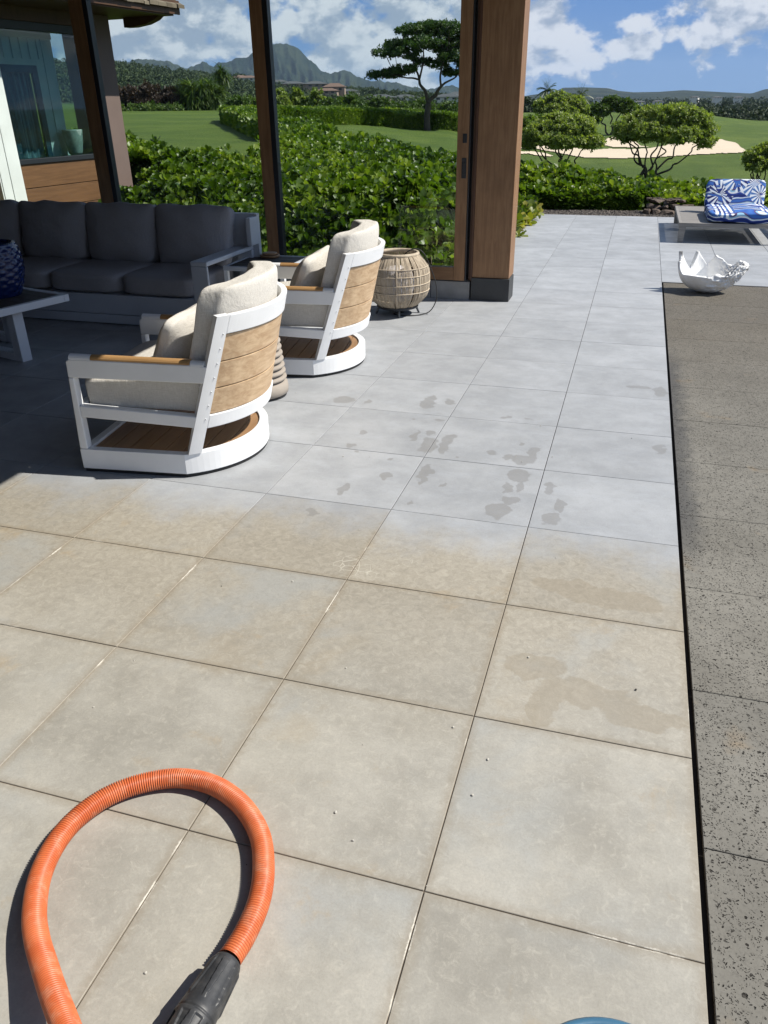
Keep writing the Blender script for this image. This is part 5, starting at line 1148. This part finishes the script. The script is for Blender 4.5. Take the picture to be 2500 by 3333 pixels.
gnarl(1.0, 44, [(-.7, -1.6, 1.25, .7, 0), (.6, -1.05, 1.5, .72, .5), (1.9, -1.0, 1.5, .72, -.3), (3.0, -1.55, 1.1, .75, .2), (.4, -1.75, 1.2, .5, -.8), (1.9, -1.9, 1.3, .5, -1.), (3.6, -2.25, .65, .4, 0), (-1.4, -2.0, .7, .4, 0)], 'large domed grey green tree with many bare crooked stems, in front of the sand bunkers', 6800, .125, 4, base_az=.55, stems=9, trunk=.065)
gnarl(-5, 41, [(-6.6, -1.85, 1.1, .6, 0), (-5.4, -1.4, 1.4, .65, .4), (-4.4, -1.6, 1.3, .7, -.3), (-3.4, -2.35, .9, .42, 0), (-5.2, -2.25, 1.4, .4, -.8), (-7.3, -2.4, .6, .35, 0)], 'low spreading grey green tree just right of the timber post', 6200, .125, 8, base_az=-4.9, stems=8, trunk=.06)
gnarl(-2.2, 100, [(-3.05, -.45, .42, .30, 0), (-2.3, -.15, .6, .36, .5), (-1.5, -.3, .55, .36, -.5), (-1.2, -.6, .35, .25, 0), (-2.7, -.55, .4, .25, -.6)], 'small dark tree with a bent bare trunk standing on the fairway rise', 2400, .26, 12, base_az=-2.2, stems=4, mat=M_grleaf, trunk=.13, spreadb=.2, name='small_tree')
gnarl(-5.4, 106, [(-6.5, -.3, .6, .40, 0), (-5.6, 0, .85, .45, .5), (-4.7, -.2, .7, .42, -.5), (-5.4, -.55, 1.0, .4, -1), (-4.1, -.5, .5, .3, 0)], 'dense round bright green tree behind the spreading tree, below the palm', 3600, .30, 21, base_az=-5.4, stems=4, mat=M_hel, trunk=.13, name='round_tree')
gnarl(6.9, 36, [(6.5, -3.2, .55, .4, 0), (7.2, -2.95, .7, .5, .2), (7.9, -3.2, .6, .5, 0), (6.9, -3.6, .7, .35, -.3)], 'small silvery tree cut off by the right edge behind the lounger', 1500, .12, 31, base_az=7.0, stems=6, trunk=.04)

# ---- palms
def palm(az, r, top_el, label, h=None, fl=2.2, seed=1):
    r2 = random.Random(seed); B = W(az, r); p = empty('palm_tree', B, label, 'palm tree', group='palms on the horizon'); H = 1.61+r*math.tan(R(top_el))-B[2]-fl*.75
    b = MB(); b.tube([(0, 0, -.2), (.1, 0, H*.5), (.15, .05, H)], [.16, .12, .10], 7); b.build('trunk', M_bark, p)
    C_, D_, U_, L_ = [], [], [], []
    for i in range(22):
        ph = i*2.4+r2.random()*.4; el = R(82-4.6*i+r2.uniform(-8, 8)); p0 = Vector((.15, .05, H)); d = Vector((math.cos(ph)*math.cos(el), math.sin(ph)*math.cos(el), math.sin(el))); side = d.cross(Vector((0, 0, 1))).normalized() if abs(d.z) < .99 else Vector((1, 0, 0))
        for s_ in range(22):
            t = (s_+.5)/22; P = p0+d*fl*t+Vector((0, 0, -.62*fl*t*t*math.cos(el)**1)); tg = (d+Vector((0, 0, -1.24*t*math.cos(el)))).normalized()
            for sg in (-1, 1): C_.append(P); D_.append(tg*.75+side*sg*.8+Vector((0, 0, -.35))); U_.append(Vector((0, 0, 1))); L_.append(.62*(1-.6*t)*fl/2.2*(.6+.4*min(1, t*5)))
    V_, F_, T_ = leaves(np.array([tuple(q) for q in C_]), np.array([tuple(q) for q in D_]), np.array([tuple(q) for q in U_]), np.array(L_), [(0, .07), (.5, .09), (1, .01)], 1.0, .1, .3)
    np_mesh('fronds', V_, F_, M_palm, p, {'tint': T_}); return p
palm(-6.37, 200, 1.3, 'dark palm standing on the skyline above the dense round tree, right of the post', fl=3.2, seed=2)
palm(-4.3, 185, .92, 'palm with upright fronds just left of the small bent tree, by the flat topped hill', fl=2.9, seed=4)
palm(-18.62, 118, 1.18, 'palm with upright fronds below the mountain slope, seen through the middle of the glass', fl=2.9, seed=6)
palm(-16.35, 118, .55, 'short palm rising from the bushes left of the big umbrella tree', fl=2.3, seed=8)
palm(-14.85, 125, .95, 'palm half hidden behind the trunk of the big umbrella tree', fl=2.7, seed=9)
palm(-11.5, 130, .8, 'palm at the far right edge of the glass beside the door frame', fl=2.5, seed=11)

# ---- bushes beyond the lawn
def bush(name, az, r, top_el, wdeg, label, mat, size, n, group=None, rows=LEAF_OVAL, width=.9, tall=1.0, cat='bush', k=5, lift=-.05, spread=(15, 85)):
    B = W(az, r); h = 1.61+r*math.tan(R(top_el))-B[2]; w_ = wdeg*math.pi/180*r/2; p = empty(name, B, label, cat, group=group)
    es = [(rnd.uniform(-.35, .35)*w_, rnd.uniform(-.3, .3)*w_, h*.5, w_*.75, w_*.75, h*.5) for _ in range(3)]+[(-.5*w_, 0, h*.38, w_*.5, w_*.5, h*.40), (.5*w_, 0, h*.38, w_*.5, w_*.5, h*.40)]
    nc = max(14, n//16); C_, d_ = crown_points(nc, es); C_[:, 2] = np.maximum(C_[:, 2], .05); i_ = rng.integers(0, nc, n); P = C_[i_]+rng.normal(0, 1, (n, 3))*w_*.12; P[:, 2] = np.maximum(P[:, 2], 0)
    nn = unit(d_[i_]+np.array([0, 0, .5])+rng.normal(0, .3, (n, 3))); V_, F_, T_ = _ros(P, nn, k, size*(.7+.6*rng.random(n)), rows, spread, width, np.clip(rng.random(nc)[i_]*.8+.2*rng.random(n), 0, 1))
    np_mesh('foliage', V_, F_, mat, p, {'tint': T_}); b = MB()
    for i in range(6): b.tube([(rnd.uniform(-.3, .3)*w_, 0, -.2), (rnd.uniform(-.5, .5)*w_, rnd.uniform(-.3, .3)*w_, h*.6)], [.05, .02], 5)
    b.build('stems', M_bark, p); return p
for i, (az, e, w_) in enumerate([(-35.2, 1.1, 1.9), (-33.8, 1.15, 1.7), (-32.6, 1.0, 1.5), (-31.6, 1.22, 1.7), (-30.3, .95, 1.3), (-29.5, .98, 1.3)]):
    bush('purple_bush', az, 113+rnd.uniform(-1, 1), e, w_, 'purple brown bush at the far lawn edge, '+['hidden behind the brown column', 'second from the brown column', 'third from the brown column', 'fourth and tallest from the brown column', 'fifth from the brown column', 'beside the drooping screw pine'][i], M_purple, .38, 1300, 'purple brown bushes edging the lawn', rows=LEAF_LONG, width=2.2, k=6, spread=(5, 60))
def pandan(az, r, ctrs, label, seed):
    B = W(az, r); r2 = random.Random(seed); p = empty('screw_pine', B, label, 'screw pine', group='screw pines with drooping leaves'); dg = r*math.pi/180; b = MB()
    C_, D_, U_, L_ = [], [], [], []
    for a, e, s_ in ctrs:
        x = (a-az)*dg; v_ = Vector((math.cos(R(az)), -math.sin(R(az)), 0))*x+Vector((0, 1, 0))*r2.uniform(-.6, .6); top = Vector((v_.x, v_.y, 1.61+r*math.tan(R(e))-B[2]))
        b.tube([(v_.x*.3, v_.y*.3, -.1), tuple(top*.6+Vector((0, 0, 0))), tuple(top)], [.10, .07, .05], 5)
        for i in range(95):
            ph = r2.random()*6.28; el = R(r2.uniform(-35, 80)); d = Vector((math.cos(ph)*math.cos(el), math.sin(ph)*math.cos(el), math.sin(el))); C_.append(top); D_.append(d); U_.append(Vector((0, 0, 1))+d*.01); L_.append(s_*r2.uniform(.8, 1.4))
    b.build('trunk', M_bark, p)
    V_, F_, T_ = leaves(np.array([tuple(q) for q in C_]), np.array([tuple(q) for q in D_]), np.array([tuple(q) for q in U_]), np.array(L_), [(0, .05), (.25, .05), (.5, .045), (.75, .035), (1, .01)], 1.0, .3, .95)
    np_mesh('crown', V_, F_, M_grleaf, p, {'tint': T_})
r3 = random.Random(44)
pandan(-28.3, 111, [(-28.3+r3.uniform(-.85, .95), r3.uniform(.0, 1.25)*(1-.25*abs(k_-10)/10), 1.15) for k_ in range(26)], 'wide screw pine clump with drooping leaves at the far edge of the left lawn', 3)
pandan(-27.05, 113, [(-27.1, 1.95, 1.0), (-27.35, 1.75, .9), (-26.85, 1.6, .9), (-27.1, 1.55, .8)], 'tall single screw pine rising above the wide clump', 5)
pandan(-29.4, 112, [(-29.6, 1.1, .9), (-29.2, 1.15, .9), (-29.0, .8, 1), (-29.7, .7, .9), (-28.9, .5, 1)], 'smaller screw pine clump left of the wide clump', 6)
for i, (az, r_, e, w_, lab) in enumerate([(-26.0, 104, .35, 2.0, 'light green bush right of the screw pines'), (-24.9, 100, .42, 1.6, 'mid green bush behind the left end of the lawn hedge'), (-23.5, 103, .85, 1.3, 'yellow green feathery tree right of the second mullion'), (-22.3, 104, .88, 1.2, 'yellow green feathery tree between two of its kind'), (-21.1, 103, .84, 1.1, 'yellow green feathery tree nearest the red roofed house'), (-20.2, 100, .25, 1.8, 'dense green bush below the red roofed house'), (-18.7, 101, .40, 2.0, 'wide green bush at the foot of the upright palm'), (-17.2, 104, .2, 1.9, 'grey green bush right of the upright palm'), (-15.6, 110, .0, 2.0, 'grey green bush left of the umbrella tree trunk'), (-14.2, 113, .1, 1.8, 'dark bush behind the umbrella tree trunk'), (-12.6, 118, -.05, 2.0, 'green bush right of the umbrella tree trunk'), (-11, 120, .0, 1.8, 'green bush behind the door frame'), (-30.2, 109.5, -.08, 1.6, 'low light green shrub at the foot of the purple bushes'), (-31.9, 110, -.02, 2.2, 'low blue green shrub strip at the foot of the purple bushes'), (-34, 110, -.02, 2.4, 'low green shrub strip left, beside the brown column')]):
    bush('bush', az, r_, e, w_, lab, M_hel if i in (2, 3, 4) else M_grleaf, .26, 1300 if e > 0 else 800, 'bushes along the far edge of the lawn')
for az, r_, e, w_, lab in [(-7.5, 88, -.62, 1.3, 'low bright green bush at the left, half hidden by the timber post'), (-6.6, 92, -.75, 1.1, 'low bright green bush between the post and the round tree'), (-3.6, 118, -.35, 1.4, 'low bush on the skyline right of the round tree'), (-.9, 130, -.32, 1.2, 'low bush on the skyline right of the small bent tree')]:
    bush('bush', az, r_, e, w_, lab, M_naup, .24, 900, 'bushes on the golf course')

# ---- distant houses
M_roof1 = mat_paint('brown_roof', (.16, .10, .075), .85); M_roof2 = mat_paint('grey_roof', (.07, .075, .08), .85); M_wall1 = mat_paint('tan_wall', (.30, .22, .17), .8); M_wallw = mat_paint('cream_wall', (.62, .60, .55), .8)
def house(az, r, el, wdt, dep, hh, label, rm, wm):
    x, y = pol(az, r); z = 1.61+r*math.tan(R(el)); p = empty('distant_house', (x, y, z), label, 'house', rz=R(-az+rnd.uniform(-25, 25)), group='houses on the distant slope')
    b = MB(); b.box(-wdt/2, wdt/2, -dep/2, dep/2, -8, hh*.55); b.build('wall', wm, p)
    b = MB(); e = wdt*.06; vs = [(-wdt/2-e, -dep/2-e, hh*.55), (wdt/2+e, -dep/2-e, hh*.55), (wdt/2+e, dep/2+e, hh*.55), (-wdt/2-e, dep/2+e, hh*.55), (-wdt*.2, 0, hh), (wdt*.2, 0, hh)]
    b.add(vs, [(0, 1, 5, 4), (1, 2, 5), (2, 3, 4, 5), (3, 0, 4), (3, 2, 1, 0)]); b.build('roof', rm, p)
    for k in (-.3, 0, .3): b = MB(); b.box(k*wdt-wdt*.07, k*wdt+wdt*.07, -dep/2-.06, -dep/2-.01, .5, hh*.42); b.build('window', M_dark, p)
HS = [(-19.95, 430, .70, 10, 8, 3.6, 'red brown roofed house on the slope below the mountain, largest of the distant houses', M_roof1, M_wall1), (-20.4, 425, .55, 10, 8, 2.6, 'low tan house just left of and below the red brown roofed house', M_roof1, M_wall1), (-19.2, 440, .52, 12, 7, 2.5, 'low cream house just right of the red brown roofed house', M_roof2, M_wallw), (-21.2, 560, .95, 14, 9, 3.4, 'grey roofed house on the slope left of the red brown one', M_roof2, M_wall1), (-22.6, 600, 1.0, 15, 9, 3.2, 'grey roofed house below the mountain peak', M_roof2, M_wall1), (-23.5, 640, 1.12, 13, 9, 3.2, 'pale house high on the slope next to the second mullion', M_roof2, M_wallw), (-25.4, 640, 1.35, 12, 9, 3.4, 'pale house on the hilltop left of the second mullion', M_roof1, M_wallw), (-25.9, 660, 1.4, 10, 9, 3.2, 'tan house on the hilltop, leftmost of the distant houses', M_roof1, M_wall1), (-17.0, 420, .12, 12, 8, 2.8, 'dark roofed house between the two nearer palms', M_roof2, M_wall1), (-15.4, 430, .1, 12, 8, 2.8, 'dark roofed house left of the umbrella tree trunk', M_roof2, M_wallw), (-12.6, 420, .08, 13, 9, 3.0, 'grey roofed house seen right of the umbrella tree trunk', M_roof2, M_wallw), (-12.0, 430, .2, 10, 8, 3.0, 'grey roofed house at the far right of the glass', M_roof2, M_wall1)]
for h_ in HS: house(*h_)
for az, r_, e in [(-7.2, 700, -.12), (-1.6, 620, -.2), (-.6, 600, -.25), (.5, 640, -.22), (-3.1, 720, 0), (3.9, 800, -.02), (5.1, 760, -.05), (2.6, 820, .0)]:
    house(az, r_, e, 7, 6, 2.0, 'tiny pale house among the trees of the plain on the right', M_roof2, M_wallw)

# ---- woods and scrub far away (read as one mass)
def mass(name, label, n, azr, rr, zf, size, mat, hrange, k=5, flat=.6):
    az = rng.uniform(*azr, n); r_ = rng.uniform(rr[0]**.5, rr[1]**.5, n)**2; x = CAM.x+r_*np.sin(np.radians(az)); y = CAM.y+r_*np.cos(np.radians(az)); zb = zf(az, r_, x, y)
    h_ = rng.uniform(*hrange, n); m_ = 9; P = np.repeat(np.stack([x, y, zb], 1), m_, 0); H_ = np.repeat(h_, m_); d = unit(rng.normal(0, 1, (n*m_, 3))); P = P+d*np.stack([H_*.42, H_*.42, H_*.45], 1)+np.stack([H_*0, H_*0, H_*.55], 1)
    nn = unit(d+np.array([0, 0, .6])); V_, F_, T_ = _ros(P, nn, k, np.repeat(size*(.7+.6*rng.random(n)), m_), [(0, .15), (1, .4)], (10, 85), 1., np.repeat(rng.random(n), m_)*.7+.3*rng.random(n*m_))
    o = np_mesh(name, V_, F_, mat, None, {'tint': T_}); tag(o, label, 'woods', kind='stuff')
M_wood_l = mat_leaf('far_wood_leaf', (.012, .022, .009), (.026, .045, .016), (.05, .075, .028), .8, .1)
M_scrub_l = mat_leaf('far_scrub_leaf', (.018, .034, .010), (.04, .065, .02), (.08, .105, .035), .8, .1)
def zw(az, r_, x, y): return ground(x, y)-.5
mass('woods', 'dark band of trees on the plain beyond the golf course', 2600, (-9, 14), (215, 400), zw, .85, M_wood_l, (2.6, 5.0))
mass('woods', 'farther dark trees on the plain under the low hills', 2400, (-9, 20), (430, 1300), lambda az, r_, x, y: -11+(r_-430)*.0062+0*az, 1.7, M_wood_l, (4.5, 9.5))
def hz(az, r_, x, y):
    A = np.radians(az); return hillz(x.reshape(-1, 1), y.reshape(-1, 1), A.reshape(-1, 1), r_.reshape(-1, 1)).ravel()
mass('scrub', 'scrub trees dotted over the green hillside on the left', 3800, (-37, -9), (300, 800), hz, 1.1, M_scrub_l, (1.6, 4.2))

# ---- bunkers
m = N('bunker_sand'); v = m.vec('w'); f = m.noise(v, .5, 5); g = m.noise(v, 6, 3); m.set(m.mix(f, (.50, .42, .31), (.62, .53, .41)), .95, 0, .1); m.bump(g, .3, .05); M_sand = m.m
BK = [[(-7.9,-2.52),(-7.2,-2.50),(-5.6,-2.52),(-4.6,-2.62),(-3.9,-2.82),(-2.9,-2.86),(-2.0,-2.80),(-.9,-2.84),(.2,-2.80),(1.3,-2.62),(1.9,-2.40),(3.0,-2.33),(4.0,-2.22),(4.6,-2.26),(5.3,-2.45),(6.0,-2.78),(6.3,-3.0),(4.7,-3.08),(2.8,-3.20),(.6,-3.36),(-1.1,-3.42),(-2.6,-3.40),(-4.2,-3.30),(-5.4,-3.02),(-6.6,-2.86),(-7.9,-2.78)],
      [(-2.5,-2.38),(-2.2,-2.16),(-1.66,-2.03),(-1.2,-2.1),(-.8,-2.3),(-.3,-2.62),(.4,-2.72),(-.6,-2.76),(-1.9,-2.72),(-2.45,-2.62)],
      [(-7.9,-2.95),(-6.9,-2.98),(-6.0,-3.08),(-5.4,-3.25),(-6.2,-3.3),(-7.3,-3.14),(-7.9,-3.1)]]
def solve_r(az, el):
    rs_ = np.linspace(20, 160, 1400); a = R(az); z_ = ground(CAM.x+rs_*math.sin(a), CAM.y+rs_*math.cos(a)); d = 1.61+rs_*math.tan(R(el))-z_; i_ = np.where(d <= 0)[0]; return rs_[i_[0]] if len(i_) else 160.
def inpoly(px, py, poly):
    c_ = np.zeros(px.shape, bool); n_ = len(poly)
    for i in range(n_):
        (x1, y1), (x2, y2) = poly[i], poly[(i+1) % n_]; cnd = ((y1 > py) != (y2 > py)) & (px < (x2-x1)*(py-y1)/(y2-y1+1e-12)+x1); c_ ^= cnd
    return c_
for bi, poly in enumerate(BK):
    pr_ = [(a, solve_r(a, e)) for a, e in poly]; A_ = np.arange(-8, 7, .06); R_ = np.arange(50, 125, .7); AA, RR_ = np.meshgrid(A_, R_)
    jit = (vnoise(AA*2.2, RR_*.12, 1, 3)-.5); ok = inpoly(AA+jit*.25, RR_+jit*1.2, pr_)
    X_ = CAM.x+RR_*np.sin(np.radians(AA)); Y_ = CAM.y+RR_*np.cos(np.radians(AA)); Z_ = ground(X_.ravel(), Y_.ravel()).reshape(X_.shape)+.06; idx = np.arange(AA.size).reshape(AA.shape)
    f_ = np.stack([idx[:-1, :-1], idx[:-1, 1:], idx[1:, 1:], idx[1:, :-1]], -1).reshape(-1, 4)[:, ::-1]; f_ = f_[ok.ravel()[f_].all(1)]
    o = np_mesh('sand_bunker', np.stack([X_.ravel(), Y_.ravel(), Z_.ravel()], 1), f_, M_sand); tag(o, kind='structure')

# ---- haze
m = N('air_haze'); m.t.links.clear(); vo_ = m.n('ShaderNodeVolumePrincipled'); vo_.inputs['Color'].default_value = (.58, .76, 1.0, 1); vo_.inputs['Density'].default_value = .55e-4; vo_.inputs['Anisotropy'].default_value = .1; m.l(vo_.outputs[0], m.out.inputs['Volume'])
b = MB(); b.box(-9500, 9500, -9500, 9500, -30, 330); tag(b.build('haze', m.m), kind='stuff')
